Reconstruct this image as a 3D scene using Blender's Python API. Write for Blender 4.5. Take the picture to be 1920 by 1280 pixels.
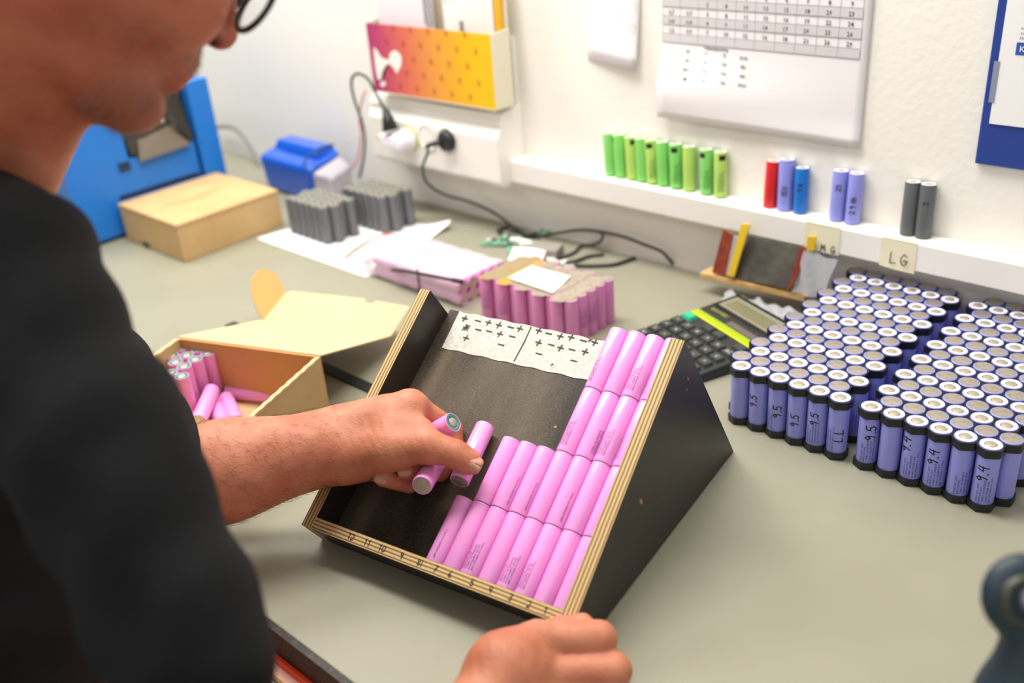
import bpy, bmesh, math, random
import numpy as np
from mathutils import Matrix, Vector
random.seed(7); rng = np.random.RandomState(5)
for o in list(bpy.data.objects): bpy.data.objects.remove(o)
sc = bpy.context.scene
COL = sc.collection
# ------------------------------------------------------------ camera (millimetres in, metres out)
CAM = np.array([486.36959, -837.68941, 607.0212])
CR = np.array([[0.73237, -0.26418, 0.62757], [0.67686, 0.3828, -0.62875], [-0.07413, 0.88525, 0.45916]])
FPX = 1852.135
cd = bpy.data.cameras.new('camera'); cam = bpy.data.objects.new('camera', cd); COL.objects.link(cam)
M = Matrix([list(CR[i]) + [CAM[i]*.001] for i in range(3)] + [[0, 0, 0, 1]])
cam.matrix_world = M
cd.sensor_width = 36; cd.lens = FPX/1920*36; cd.clip_start = .05; cd.clip_end = 50
cd.dof.use_dof = True; cd.dof.focus_distance = .97; cd.dof.aperture_fstop = 2.9
sc.camera = cam
# ------------------------------------------------------------ light and exposure
w = bpy.data.worlds.new('room_light'); sc.world = w; w.use_nodes = True
w.node_tree.nodes['Background'].inputs[0].default_value = (1.0, .975, .94, 1)
w.node_tree.nodes['Background'].inputs[1].default_value = .43
def area(name, loc, target, sx, sy, power, col=(1, .975, .935)):
    l = bpy.data.lights.new(name, 'AREA'); l.shape = 'RECTANGLE'; l.size = sx; l.size_y = sy; l.energy = power; l.color = col
    o = bpy.data.objects.new(name, l); COL.objects.link(o); o.location = loc
    o.rotation_euler = (Vector(target)-Vector(loc)).to_track_quat('-Z', 'Y').to_euler(); return o
area('tube_or_fill_light', (-.40, -.12, 1.5), (-.36, -.1, 0), .22, 1.1, 21)
area('tube_or_fill_light', (-1.5, -.1, 1.5), (-1.4, -.05, 0), .25, 1.1, 16)  # fill lamp added to brighten the left end of the bench

area('tube_or_fill_light', (-.2, -1.9, 1.7), (-.2, -1.0, .2), 1.6, .4, 7)
sc.view_settings.view_transform = 'Standard'; sc.view_settings.look = 'None'
sc.view_settings.gamma = 1; sc.view_settings.use_curve_mapping = False
sc.view_settings.exposure = .36
# ------------------------------------------------------------ geometry of the place
def ray(u, v): return CR @ np.array([(u-960)/FPX, -(v-640)/FPX, -1.])
def at(u, v, d): return CAM + ray(u, v)*d
def on_z(u, v, z=0):
    d = ray(u, v); return CAM + d*((z-CAM[2])/d[2])
def on_y(u, v, y):
    d = ray(u, v); return CAM + d*((y-CAM[1])/d[1])
def on_x(u, v, x):
    d = ray(u, v); return CAM + d*((x-CAM[0])/d[0])
T = np.array([[0.98534, -0.15017, 0.08098], [0.17006, 0.82622, -0.53706], [0.01374, 0.54296, 0.83965]])
TO = np.array([-18.20648, -332.26472, 58.2591]); S = 1.04117
def tw(l): return TO + T @ (S*np.array(l, float))           # tray space -> world
def tl(u, v, Z):                                             # point of the tray plane Z seen in a direction
    d = T.T @ ray(u, v); o = T.T @ (CAM-TO); t = (Z*S-o[2])/d[2]; return (o+t*d)/S
WALL = 317.
# ------------------------------------------------------------ colours and materials
def lin(h):
    if isinstance(h, str):
        h = h.lstrip('#'); c = [int(h[i:i+2], 16)/255 for i in (0, 2, 4)]
    else: c = [x/255 for x in h]
    return tuple(((x/12.92) if x <= .04045 else ((x+.055)/1.055)**2.4) for x in c) + (1,)
MATS = {}
def mat(name, col, rough=.5, metal=0, col2=None, scale=40, bump=0, bscale=200, spec=.5, sss=0, alpha=1, trans=0, detail=3, contrast=(.35, .65), coat=0):
    if name in MATS: return MATS[name]
    m = bpy.data.materials.new(name); m.use_nodes = True; nt = m.node_tree; N = nt.nodes; L = nt.links
    b = N['Principled BSDF']; b.inputs['Base Color'].default_value = lin(col); b.inputs['Roughness'].default_value = rough
    b.inputs['Metallic'].default_value = metal; b.inputs['Specular IOR Level'].default_value = spec
    if coat: b.inputs['Coat Weight'].default_value = coat; b.inputs['Coat Roughness'].default_value = .1
    if sss:
        b.inputs['Subsurface Weight'].default_value = sss; b.inputs['Subsurface Radius'].default_value = (1, .35, .2)
        b.inputs['Subsurface Scale'].default_value = .006
    if alpha < 1: b.inputs['Alpha'].default_value = alpha
    if trans: b.inputs['Transmission Weight'].default_value = trans
    tc = N.new('ShaderNodeTexCoord')
    if col2:
        n = N.new('ShaderNodeTexNoise'); n.inputs['Scale'].default_value = scale; n.inputs['Detail'].default_value = detail
        r = N.new('ShaderNodeValToRGB'); r.color_ramp.elements[0].color = lin(col); r.color_ramp.elements[1].color = lin(col2)
        r.color_ramp.elements[0].position, r.color_ramp.elements[1].position = contrast
        L.new(tc.outputs['Object'], n.inputs['Vector']); L.new(n.outputs['Fac'], r.inputs['Fac']); L.new(r.outputs['Color'], b.inputs['Base Color'])
    if bump:
        n2 = N.new('ShaderNodeTexNoise'); n2.inputs['Scale'].default_value = bscale; n2.inputs['Detail'].default_value = 4
        bp = N.new('ShaderNodeBump'); bp.inputs['Strength'].default_value = bump; bp.inputs['Distance'].default_value = .001
        L.new(tc.outputs['Object'], n2.inputs['Vector']); L.new(n2.outputs['Fac'], bp.inputs['Height']); L.new(bp.outputs['Normal'], b.inputs['Normal'])
    MATS[name] = m; return m
m_table = mat('grey_green_linoleum', '#928F7C', .42, col2='#969380', scale=9, bump=.05, bscale=900, spec=.35)
m_wall = mat('white_paint', '#EFEBE2', .85, bump=.55, bscale=110)
m_white = mat('white_plastic', '#F2EFE8', .35)
m_edge = mat('dark_table_edge', '#2A2521', .6, col2='#6A543C', scale=300, contrast=(.5, .9))
m_floor = mat('floor_vinyl', '#8A8478', .6, col2='#7A756A')
m_pink = mat('pink_wrap', '#F09CDC', .24, spec=.5, coat=.3)
m_pink_d = mat('pink_wrap_matte', '#E28EC6', .35)
m_lav = mat('lavender_wrap', '#8F93E2', .3, coat=.2)
m_green = mat('green_wrap', '#82D067', .35)
m_lime = mat('lime_wrap', '#AFD466', .4)
m_red = mat('red_wrap', '#D81F26', .35)
m_blue = mat('blue_wrap', '#0F70C8', .35)
m_greyw = mat('grey_wrap', '#5F6264', .45)
m_nick = mat('nickel', '#C9BFAE', .38, metal=.75, col2='#B5AA98', scale=150)
m_cap = mat('steel_cap', '#BDB3A0', .42, metal=.55)
m_dark = mat('black_plastic', '#1D1E20', .45)
m_spacer = mat('black_abs_spacer', '#16171A', .5, bump=.1, bscale=600)
m_ring = mat('white_insulator', '#F4F2EE', .45)
m_gring = mat('green_insulator', '#4C8A80', .5)
m_ink = mat('black_ink', '#1B1824', .6)
m_print = mat('wrap_print', '#6B3A78', .5)
m_printl = mat('wrap_print_dark', '#3B3F7A', .5)
m_paper = mat('white_paper', '#EFEDEC', .8)
m_card = mat('cardboard', '#C2A06E', .8, col2='#C9A876', scale=25, bump=.08, bscale=400)
m_cardin = mat('cardboard_inner', '#D6B684', .8, col2='#DABC8C', scale=12)
m_film = mat('phenolic_film', '#211C18', .42, col2='#2B241F', scale=400, bump=.12, bscale=1500)
m_skin = None
# ------------------------------------------------------------ mesh helpers (millimetres)
class MB:
    def __init__(s): s.v = []; s.f = []; s.m = []; s.sm = []
    def add(s, V, F, mi=0, smooth=False):
        o = len(s.v); s.v += [tuple(map(float, p)) for p in V]
        for f in F: s.f.append(tuple(i+o for i in f)); s.m.append(mi); s.sm.append(smooth)
    def box(s, lo, hi, mi=0, X=None):
        x0, y0, z0 = lo; x1, y1, z1 = hi
        V = [(x0,y0,z0),(x1,y0,z0),(x1,y1,z0),(x0,y1,z0),(x0,y0,z1),(x1,y0,z1),(x1,y1,z1),(x0,y1,z1)]
        if X: V = [X(p) for p in V]
        s.add(V, [(0,3,2,1),(4,5,6,7),(0,1,5,4),(1,2,6,5),(2,3,7,6),(3,0,4,7)], mi)
    def hexa(s, V, mi=0): s.add(V, [(0,3,2,1),(4,5,6,7),(0,1,5,4),(1,2,6,5),(2,3,7,6),(3,0,4,7)], mi)
    def prism(s, poly, fn, a, b, mi_side=0, mi_cap=0):
        n = len(poly); V = [fn(p, a) for p in poly]+[fn(p, b) for p in poly]
        s.add(V, [tuple(range(n))[::-1], tuple(range(n, 2*n))], mi_cap)
        s.add(V, [(i, (i+1) % n, (i+1) % n+n, i+n) for i in range(n)], mi_side)
    def lathe(s, prof, n=24, c=(0,0,0), mi=0, smooth=True, X=None):
        V = []; F = []; cl = []
        for r, z in prof:
            if r < 1e-6: cl.append((len(V), 1)); V.append((c[0], c[1], c[2]+z))
            else:
                cl.append((len(V), n))
                V += [(c[0]+r*math.cos(2*math.pi*k/n), c[1]+r*math.sin(2*math.pi*k/n), c[2]+z) for k in range(n)]
        for (a, na), (b, nb) in zip(cl, cl[1:]):
            for k in range(n):
                k2 = (k+1) % n
                if na == 1: F.append((a, b+k2, b+k))
                elif nb == 1: F.append((a+k, a+k2, b))
                else: F.append((a+k, a+k2, b+k2, b+k))
        if X: V = [X(p) for p in V]
        s.add(V, F, mi, smooth)
    def tube(s, pts, r, n=8, mi=0, cap=True):
        P = [np.array(p, float) for p in pts]; V = []; F = []
        t0 = P[1]-P[0]; up = np.array([0, 0, 1.]) if abs(t0[2]) < .9*np.linalg.norm(t0) else np.array([1., 0, 0])
        for i, p in enumerate(P):
            t = P[min(i+1, len(P)-1)]-P[max(i-1, 0)]; t /= np.linalg.norm(t)+1e-9
            a = np.cross(up, t); a /= np.linalg.norm(a)+1e-9; b = np.cross(t, a); up = b
            rr = r[i] if hasattr(r, '__len__') else r
            V += [p+rr*(a*math.cos(2*math.pi*k/n)+b*math.sin(2*math.pi*k/n)) for k in range(n)]
        for i in range(len(P)-1):
            for k in range(n): F.append((i*n+k, i*n+(k+1) % n, (i+1)*n+(k+1) % n, (i+1)*n+k))
        if cap: F += [tuple(range(n))[::-1], tuple((len(P)-1)*n+k for k in range(n))]
        s.add(V, F, mi, True)
    def grid(s, fn, nu, nv, mi=0, smooth=True):
        V = [fn(i/nu, j/nv) for j in range(nv+1) for i in range(nu+1)]
        F = [(j*(nu+1)+i, j*(nu+1)+i+1, (j+1)*(nu+1)+i+1, (j+1)*(nu+1)+i) for j in range(nv) for i in range(nu)]
        s.add(V, F, mi, smooth)
    def strokes(s, polys, wd, fn, th=.25, mi=0, sub=False):
        """flat pen strokes in 2D, laid on a surface by fn(x, y, height)"""
        for pl in polys:
            seg = []
            for (x0, y0), (x1, y1) in zip(pl, pl[1:]):
                n_ = max(1, int(math.hypot(x1-x0, y1-y0)/1.6)) if sub else 1
                seg += [((x0+(x1-x0)*k/n_, y0+(y1-y0)*k/n_), (x0+(x1-x0)*(k+1)/n_, y0+(y1-y0)*(k+1)/n_)) for k in range(n_)]
            for (x0, y0), (x1, y1) in seg:
                dx, dy = x1-x0, y1-y0; L = math.hypot(dx, dy)+1e-9; nx, ny = -dy/L*wd/2, dx/L*wd/2; ex, ey = dx/L*wd*.4, dy/L*wd*.4
                q = [(x0-ex+nx, y0-ey+ny), (x0-ex-nx, y0-ey-ny), (x1+ex-nx, y1+ey-ny), (x1+ex+nx, y1+ey+ny)]
                V = [fn(a, b, 0) for a, b in q]+[fn(a, b, th) for a, b in q]
                s.hexa(V, mi)
    def mesh(s, name, mats):
        me = bpy.data.meshes.new(name)
        me.from_pydata([(a*.001, b*.001, c*.001) for a, b, c in s.v], [], s.f)
        if not isinstance(mats, (list, tuple)): mats = [mats]
        for m in mats: me.materials.append(m)
        me.polygons.foreach_set('material_index', s.m); me.polygons.foreach_set('use_smooth', s.sm)
        me.update(); return me
    def build(s, name, mats, parent=None, M=None):
        return link(name, s.mesh(name, mats), parent, M)
def link(name, me, parent=None, M=None):
    o = bpy.data.objects.new(name, me); COL.objects.link(o)
    if parent: o.parent = parent
    if M is not None: o.matrix_basis = M
    return o
def fixn(o):
    bm = bmesh.new(); bm.from_mesh(o.data); bmesh.ops.recalc_face_normals(bm, faces=bm.faces); bm.to_mesh(o.data); bm.free(); return o
def bevel(o, wd=.6, seg=2):
    b = o.modifiers.new('bevel', 'BEVEL'); b.width = wd*.001; b.segments = seg; b.limit_method = 'ANGLE'; b.angle_limit = .6; return o
def tag(o, label=None, cat=None, group=None, kind=None):
    for k, v in (('label', label), ('category', cat), ('group', group), ('kind', kind)):
        if v: o[k] = v
    return o
def empty(name, loc=(0, 0, 0), label=None, cat=None, group=None):
    o = bpy.data.objects.new(name, None); COL.objects.link(o); o.location = Vector(loc)*.001; o.empty_display_size = .02
    return tag(o, label, cat, group)
def shift(c):
    return lambda p: (p[0]-c[0], p[1]-c[1], p[2]-c[2])
def frame(o, x, y, z):
    """matrix with origin o (mm) and the three axes"""
    x, y, z = [np.array(a, float)/np.linalg.norm(a) for a in (x, y, z)]
    return Matrix([[x[i], y[i], z[i], o[i]*.001] for i in range(3)]+[[0, 0, 0, 1]])
def axis_frame(p, q):
    """local z runs from p to q"""
    z = np.array(q, float)-np.array(p, float); z /= np.linalg.norm(z)
    a = np.array([0, 0, 1.]) if abs(z[2]) < .95 else np.array([0, 1., 0]); x = np.cross(a, z); x /= np.linalg.norm(x); y = np.cross(z, x)
    return frame(p, x, y, z)
def text2d(s, size, off=0):
    """triangulated outline of a line of text, baseline at 0, in mm"""
    cu = bpy.data.curves.new('t', 'FONT'); cu.body = s; cu.size = size*.001*1.35; cu.resolution_u = 1; cu.fill_mode = 'FRONT'; cu.offset = off*.001
    o = bpy.data.objects.new('t', cu); COL.objects.link(o); dg = bpy.context.evaluated_depsgraph_get(); dg.update()
    me = bpy.data.meshes.new_from_object(o.evaluated_get(dg))
    V = [(p.co.x*1000, p.co.y*1000) for p in me.vertices]; F = [tuple(p.vertices) for p in me.polygons]
    bpy.data.objects.remove(o); bpy.data.curves.remove(cu); bpy.data.meshes.remove(me); return V, F
def put_text(mb, s, size, fn, x=0, y=0, mi=0, center=False, off=0):
    V, F = text2d(s, size, off)
    if not V: return
    if center:
        w_ = max(a for a, b in V); x = x-w_/2
    mb.add([fn(a+x, b+y, .12) for a, b in V], F, mi)
DIG = {'0': [[(0,.2),(.25,0),(.5,.2),(.5,.8),(.25,1),(0,.8),(0,.2)]], '1': [[(.1,.75),(.3,1),(.3,0)]],
 '2': [[(0,.8),(.2,1),(.5,.85),(.45,.55),(0,0),(.5,.05)]], '3': [[(0,.9),(.3,1),(.5,.8),(.2,.52),(.5,.3),(.3,0),(0,.1)]],
 '4': [[(.15,1),(0,.45),(.5,.5)],[(.42,.95),(.38,0)]], '5': [[(.5,1),(.08,.95),(.05,.55),(.35,.6),(.5,.3),(.3,0),(0,.1)]],
 '6': [[(.4,1),(.05,.5),(.05,.15),(.3,0),(.5,.2),(.35,.45),(.05,.35)]], '7': [[(0,1),(.5,1),(.15,0)],[(.1,.5),(.4,.52)]],
 '8': [[(.25,.5),(.05,.75),(.25,1),(.45,.8),(.25,.5),(.03,.25),(.25,0),(.5,.22),(.25,.5)]],
 '9': [[(.45,.75),(.2,1),(.02,.75),(.2,.52),(.45,.75),(.42,.3),(.3,0)]], '.': [[(.1,.02),(.16,.02)]],
 '-': [[(0,.5),(.5,.5)]], '+': [[(0,.5),(.5,.5)],[(.27,.98),(.2,.02)]], 'L': [[(.05,1),(0,0),(.5,.05)]],
 'G': [[(.5,.85),(.25,1),(0,.6),(.05,.15),(.3,0),(.5,.15),(.48,.42),(.25,.42),(.62,.4)]],
 'M': [[(0,0),(.08,.95),(.3,.4),(.5,.95),(.62,.05)]], 'A': [[(0,0),(.25,1),(.5,0)],[(.1,.38),(.42,.38)]],
 'h': [[(.02,1),(0,0)],[(0,.4),(.25,.55),(.4,.35),(.42,0)]], 'S': [[(.5,.85),(.25,1),(.05,.8),(.45,.35),(.25,0),(0,.12)]],
 'E': [[(.5,1),(0,1),(0,0),(.5,0)],[(0,.5),(.4,.5)]], 'C': [[(.5,.85),(.2,1),(0,.5),(.2,0),(.5,.12)]],
 'U': [[(0,1),(.03,.2),(.25,0),(.47,.2),(.5,1)]], 'R': [[(0,0),(0,1),(.4,.85),(.35,.55),(0,.5),(.5,0)]], ' ': [], 'l': [[(.1,1),(.1,0)]]}
def glyphs(s, h, adv=.72):
    out = []; x = 0
    for c in s:
        for g in DIG[c]: out.append([(x+a*h, b*h) for a, b in g])
        x += (adv if c not in '. ' else .38)*h
    return out
# ------------------------------------------------------------ battery cells
def on_cyl(r, z0, ang0, up=True):
    """2D (x along the length, y around) laid on a cylinder of radius r"""
    def fn(x, y, h):
        a = ang0+y/r; return ((r+h)*math.cos(a), (r+h)*math.sin(a), z0+x)
    return fn
LINES = ['FIRE HAZARD DO NOT', 'DISASSEMBLE CRUSH', 'CARRY OR HANDLE', 'INR18650-30Q', 'SAMSUNG SDI  2K32']
LINES2 = ['FIRE HAZARD DO NOT', 'SWAPS NEVER DISA', 'CARRY OR HANDLE', 'INR21700-40T', 'SAMSUNG  2KE2']
def print_mesh(r, z0, lines, size, gap, m, sgn=1, mirror=False):
    mb = MB()
    for k, l in enumerate(lines):
        f = on_cyl(r+.03, z0, 0)
        put_text(mb, l, size, lambda x, y, h: f(x, sgn*y, h) if not mirror else f(-x, -sgn*y, h), 0, -k*gap)
    return mb.mesh('printed_text', m)
def cell_meshes(r, L, mw, m_r=None, full=True):
    """sleeve, insulator ring, positive cap, base plate; base at z = 0"""
    b = MB()
    b.lathe([(r*.87, .05), (r*.92, 0), (r*.98, .35), (r, 1.1), (r, L-2.6), (r*.985, L-2.0), (r*.985, L-1.6), (r, L-1.2), (r*.98, L-.4), (r*.95, L), (r*.91, L-.05), (r*.9, L-.5)], 28)
    g = MB(); g.lathe([(r*.92, L-.35), (r*.88, L-.25), (r*.56, L-.25), (r*.54, L-.7)], 28)
    c = MB(); c.lathe([(r*.56, L-.3), (r*.555, L-1.2), (r*.50, L-1.2)], 24, mi=1); c.lathe([(r*.50, L-1.2), (r*.485, L-.1), (r*.47, L), (0, L)], 24)
    p = MB(); p.lathe([(0, .12), (r*.8, .12), (r*.88, .2)], 28)
    for q in (p,):
        q.f = [f[::-1] for f in q.f]
    return (b.mesh('cell_sleeve', mw), g.mesh('insulator_ring', m_r or m_ring), c.mesh('positive_cap', [m_cap, m_dark]), p.mesh('base_plate', m_nick))
def put_cell(meshes, M, name='battery_cell', parent=None, prt=None, prot=0, ends=True, flip=False, L=65):
    if flip: M = M @ Matrix.Translation((0, 0, L*.001)) @ Matrix.Rotation(math.pi, 4, 'X')
    o = link(name, meshes[0], parent, M)
    if ends:
        link('insulator_ring', meshes[1], o); link('positive_cap', meshes[2], o); link('base_plate', meshes[3], o)
    if prt: link('printed_text', prt, o, Matrix.Rotation(prot, 4, 'Z'))
    return o
# ============================================================ SETTING
b = MB(); b.box((-2600, -525, -28), (900, WALL, 0), 0)
o = b.build('workbench_top', [m_table]); tag(o, 'grey-green workbench top running along the white wall', 'workbench')
bevel(o, 1.5)
tbl = o
b = MB(); b.box((-2600, -531, -30), (900, -525, -1.2)); o = b.build('edge_band', m_edge, tbl)
b = MB(); b.box((-2600, -525, -60), (900, -505, -28)); b.build('front_rail', m_edge, tbl)
for x in (-2500, -1300, 760):
    b = MB(); b.box((x, -480, -900), (x+50, -430, -28)); b.build('leg', m_dark, tbl)
# wall with plaster relief
b = MB(); b.box((-3200, WALL, -900), (1400, WALL+80, 1750)); o = b.build('wall_back', m_wall); tag(o, kind='structure')
b = MB(); b.box((-3200, -2600, -950), (1400, WALL, -900)); o = b.build('floor', m_floor); tag(o, kind='structure')
# ledge / cable trunking
b = MB(); b.box((-628, 279, 96), (900, WALL-.3, 131)); o = b.build('wall_ledge', m_white); bevel(o, 1.2)
tag(o, 'long narrow white cable-duct ledge fixed along the wall', 'ledge')
b = MB()
prof = [(WALL-.3, 93), (262, 93), (257, 99), (255, 172), (258, 176), (268, 190), (262, 194), (270, 208), (WALL-.3, 212)]
b.prism(prof, lambda p, a: (a, p[0], p[1]), -918, -632); trunk = b.build('socket_trunking', m_white)
fixn(trunk); bevel(trunk, 1)
tag(trunk, 'white wall trunking box with three sockets under the pink and yellow rack', 'socket box')
b = MB(); b.prism([(p[0]-(1 if i in (1,2,3,4,5,6,7) else 0), p[1]+(1.5 if i > 5 else -1.5 if i < 2 else 0)) for i, p in enumerate(prof)], lambda p, a: (a, p[0], p[1]), -632, -600)
fixn(b.build('end_cap', m_white, trunk))
for u, v in ((769, 257), (801, 258), (838, 264)):
    c = on_y(u, v, 255)
    s_ = MB()
    X = lambda p: (c[0]+p[0], 255-p[2], c[2]+p[1])
    s_.lathe([(24, 0), (24, .8), (20.5, 1.0), (19.5, -1), (19, -11), (0, -11)], 28, X=X)
    s_.lathe([(2.4, -10.9), (0, -10.9)], 10, c=(-9.5, 0, 0), mi=1, X=X); s_.lathe([(2.4, -10.9), (0, -10.9)], 10, c=(9.5, 0, 0), mi=1, X=X)
    fixn(s_.build('socket', [mat('socket_plastic', '#E6E2D6', .35), m_dark], trunk))
# fixed pieces on the trunking: vertical duct from the ledge up the wall
b = MB(); b.box((-612, 309, 131), (-604, WALL-.3, 320)); o = b.build('thin_cable_duct', m_white)
tag(o, 'thin white cable duct rising from the ledge to the rack', 'cable duct')
# ============================================================ LAVENDER PACKS
PITCH = 23.026; RL = 10.55; LL = 70.
lav = cell_meshes(RL, LL, m_lav)
lprint = print_mesh(RL, 10, LINES2, 2.1, 2.9, m_printl)
lprint_s = print_mesh(RL, 12, LINES2[:3], 2.1, 2.9, m_printl)
def ink_on(text, r, h, wd, ang, z, name, parent, flipx=False):
    mb = MB(); f = on_cyl(r+.05, z, ang)
    # reads along the length: x of the text runs up the cell, its height around it
    mb.strokes(glyphs(text, h), wd, lambda x, y, q: f(x, -y, q), .12, 0, True)
    return mb.build(name, m_ink, parent)
def spacer(cells, z0, z1):
    R = PITCH/math.sqrt(3)-.15; keys = {(round(x), round(y)) for x, y in cells}; mb = MB(); n = 24
    dirs = [(PITCH*math.cos(math.radians(a)), PITCH*math.sin(math.radians(a))) for a in (0, 60, 120, 180, 240, 300)]
    for (x, y) in cells:
        hole = [(x+10.85*math.cos(2*math.pi*k/n), y+10.85*math.sin(2*math.pi*k/n)) for k in range(n)]
        out = []
        for k in range(n):
            a = 2*math.pi*k/n; am = (a+math.pi/6) % (math.pi/3)-math.pi/6
            rr = min(R*math.cos(math.pi/6)/math.cos(am), 12.75); out.append((x+rr*math.cos(a), y+rr*math.sin(a)))
        for z, sgn in ((z1, 1), (z0, -1)):
            V = [(p[0], p[1], z) for p in hole]+[(p[0], p[1], z) for p in out]
            F = [(k, n+k, n+(k+1) % n, (k+1) % n)[::sgn] for k in range(n)]; mb.add(V, F)
        V = [(p[0], p[1], z0) for p in hole]+[(p[0], p[1], z1) for p in hole]; mb.add(V, [(k, k+n, (k+1) % n+n, (k+1) % n) for k in range(n)])
        V = [(p[0], p[1], z0) for p in out]+[(p[0], p[1], z1) for p in out]; mb.add(V, [(k, (k+1) % n, (k+1) % n+n, k+n) for k in range(n)])
        # little triangles between three cells
        for t in range(6):
            a = math.radians(30+60*t); d1, d2 = dirs[t], dirs[(t+1) % 6]
            has = [(round(x+d[0]), round(y+d[1])) in keys for d in (d1, d2)]
            if all(has):
                vx, vy = x+R*1.01*math.cos(a), y+R*1.01*math.sin(a); q = [(x+12.75*math.cos(a-.25), y+12.75*math.sin(a-.25)), (vx, vy), (x+12.75*math.cos(a+.25), y+12.75*math.sin(a+.25))]
                mb.add([(p[0], p[1], z1) for p in q], [(0, 1, 2)]); mb.add([(p[0], p[1], z0) for p in q], [(2, 1, 0)])
    return mb
marks1 = {1: ('9.5', -95, 30), 2: ('9.5', -62, 26), 3: ('9.5', -75, 23), 4: ('9.5', -82, 33), 5: ('L.L', -55, 22)}
marks2 = {0: ('9.5', -50, 36), 2: ('9.4', -108, 38), 3: ('9.4', -85, 34), 5: ('9.4', -85, 34)}
for pk, (ox, oy, sg, marks, lab) in enumerate(((0, 0, -1, marks1, 'left lavender battery pack of sixteen rows in black honeycomb spacers, beside the calculator'),
                                   (147.4, 1.2, 1, marks2, 'right lavender battery pack in black honeycomb spacers, cut off by the photo edge'))):
    root = empty('battery_pack', (ox, oy, 0), lab, 'battery pack')
    cells = []
    for j in range(16):
        for i in range(6):
            x = (i+(sg*.5 if j % 2 else 0))*PITCH; y = j*math.sqrt(3)/2*PITCH; cells.append((x, y))
            Mx = Matrix.Translation((x*.001, y*.001, .0006))
            o = link('battery_cell', lav[0], root, Mx if j % 2 == 0 else Mx @ Matrix.Translation((0, 0, LL*.001)) @ Matrix.Rotation(math.pi, 4, 'X'))
            if j % 2 == 0: link('insulator_ring', lav[1], o); link('positive_cap', lav[2], o)
            else: link('base_plate', lav[3], o)
            if j == 0 or (i == 5 and j % 2 == 0 and pk == 0):
                if j == 0 and i not in ((0, 1) if pk == 0 else (1,)):
                    link('printed_text', lprint, o, Matrix.Rotation(math.radians([0, -80, -100, -128, -60, -95][i] if pk == 0 else [-40, 0, -50, -45, -30, -45][i]), 4, 'Z'))
                elif j: link('printed_text', lprint, o, Matrix.Rotation(math.radians(-50), 4, 'Z'))
            if j == 0 and i in marks:
                t, a, z = marks[i]; ink_on(t, RL, 8.6 if pk == 0 else 10, 1.25, math.radians(a+20), z, 'marker_writing', o)
    spacer(cells, 61, 69.6).build('spacer_frame', m_spacer, root); spacer(cells, .2, 8.5).build('spacer_frame', m_spacer, root)
# ============================================================ PLYWOOD TRAY
def ply(name, axis, off, step=1.75):
    m = bpy.data.materials.new(name); m.use_nodes = True; N = m.node_tree.nodes; L = m.node_tree.links; bs = N['Principled BSDF']; bs.inputs['Roughness'].default_value = .7
    tc = N.new('ShaderNodeTexCoord'); sx = N.new('ShaderNodeSeparateXYZ'); L.new(tc.outputs['Object'], sx.inputs[0])
    n = N.new('ShaderNodeTexNoise'); n.inputs['Scale'].default_value = 60; L.new(tc.outputs['Object'], n.inputs['Vector'])
    m1 = N.new('ShaderNodeMath'); m1.operation = 'MULTIPLY_ADD'; L.new(n.outputs['Fac'], m1.inputs[0]); m1.inputs[1].default_value = .0007; L.new(sx.outputs[axis], m1.inputs[2])
    m2 = N.new('ShaderNodeMath'); m2.operation = 'MULTIPLY'; L.new(m1.outputs[0], m2.inputs[0]); m2.inputs[1].default_value = 2*math.pi/(step*.001*2)
    m3 = N.new('ShaderNodeMath'); m3.operation = 'SINE'; L.new(m2.outputs[0], m3.inputs[0])
    r = N.new('ShaderNodeValToRGB'); e = r.color_ramp.elements; e[0].position = .0; e[0].color = lin('#6E5636'); e[1].position = .62; e[1].color = lin('#D0B078')
    e2 = r.color_ramp.elements.new(.3); e2.color = lin('#947848')
    m4 = N.new('ShaderNodeMath'); m4.operation = 'MULTIPLY_ADD'; L.new(m3.outputs[0], m4.inputs[0]); m4.inputs[1].default_value = .5; m4.inputs[2].default_value = .5
    n2 = N.new('ShaderNodeTexNoise'); n2.inputs['Scale'].default_value = 500; L.new(tc.outputs['Object'], n2.inputs['Vector'])
    mx = N.new('ShaderNodeMix'); mx.data_type = 'RGBA'; mx.inputs[0].default_value = .25; L.new(m4.outputs[0], r.inputs['Fac']); L.new(r.outputs['Color'], mx.inputs[6]); L.new(n2.outputs['Color'], mx.inputs[7])
    mx.blend_type = 'OVERLAY'
    L.new(mx.outputs[2], bs.inputs['Base Color']); return m
m_plyx = ply('ply_edge_side', 0, 0); m_plyy = ply('ply_edge_front', 1, 0)
# hexagon-dotted anti-slip film
m_dots = bpy.data.materials.new('dotted_film'); m_dots.use_nodes = True
N = m_dots.node_tree.nodes; L = m_dots.node_tree.links; bs = N['Principled BSDF']; bs.inputs['Roughness'].default_value = .4
tc = N.new('ShaderNodeTexCoord'); vo = N.new('ShaderNodeTexVoronoi'); vo.inputs['Scale'].default_value = 420; vo.inputs['Randomness'].default_value = .12
L.new(tc.outputs['Object'], vo.inputs['Vector']); r = N.new('ShaderNodeValToRGB'); r.color_ramp.elements[0].color = lin('#5A4E40'); r.color_ramp.elements[0].position = .12
r.color_ramp.elements[1].color = lin('#1E1814'); r.color_ramp.elements[1].position = .3; L.new(vo.outputs['Distance'], r.inputs['Fac']); L.new(r.outputs['Color'], bs.inputs['Base Color'])
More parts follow.
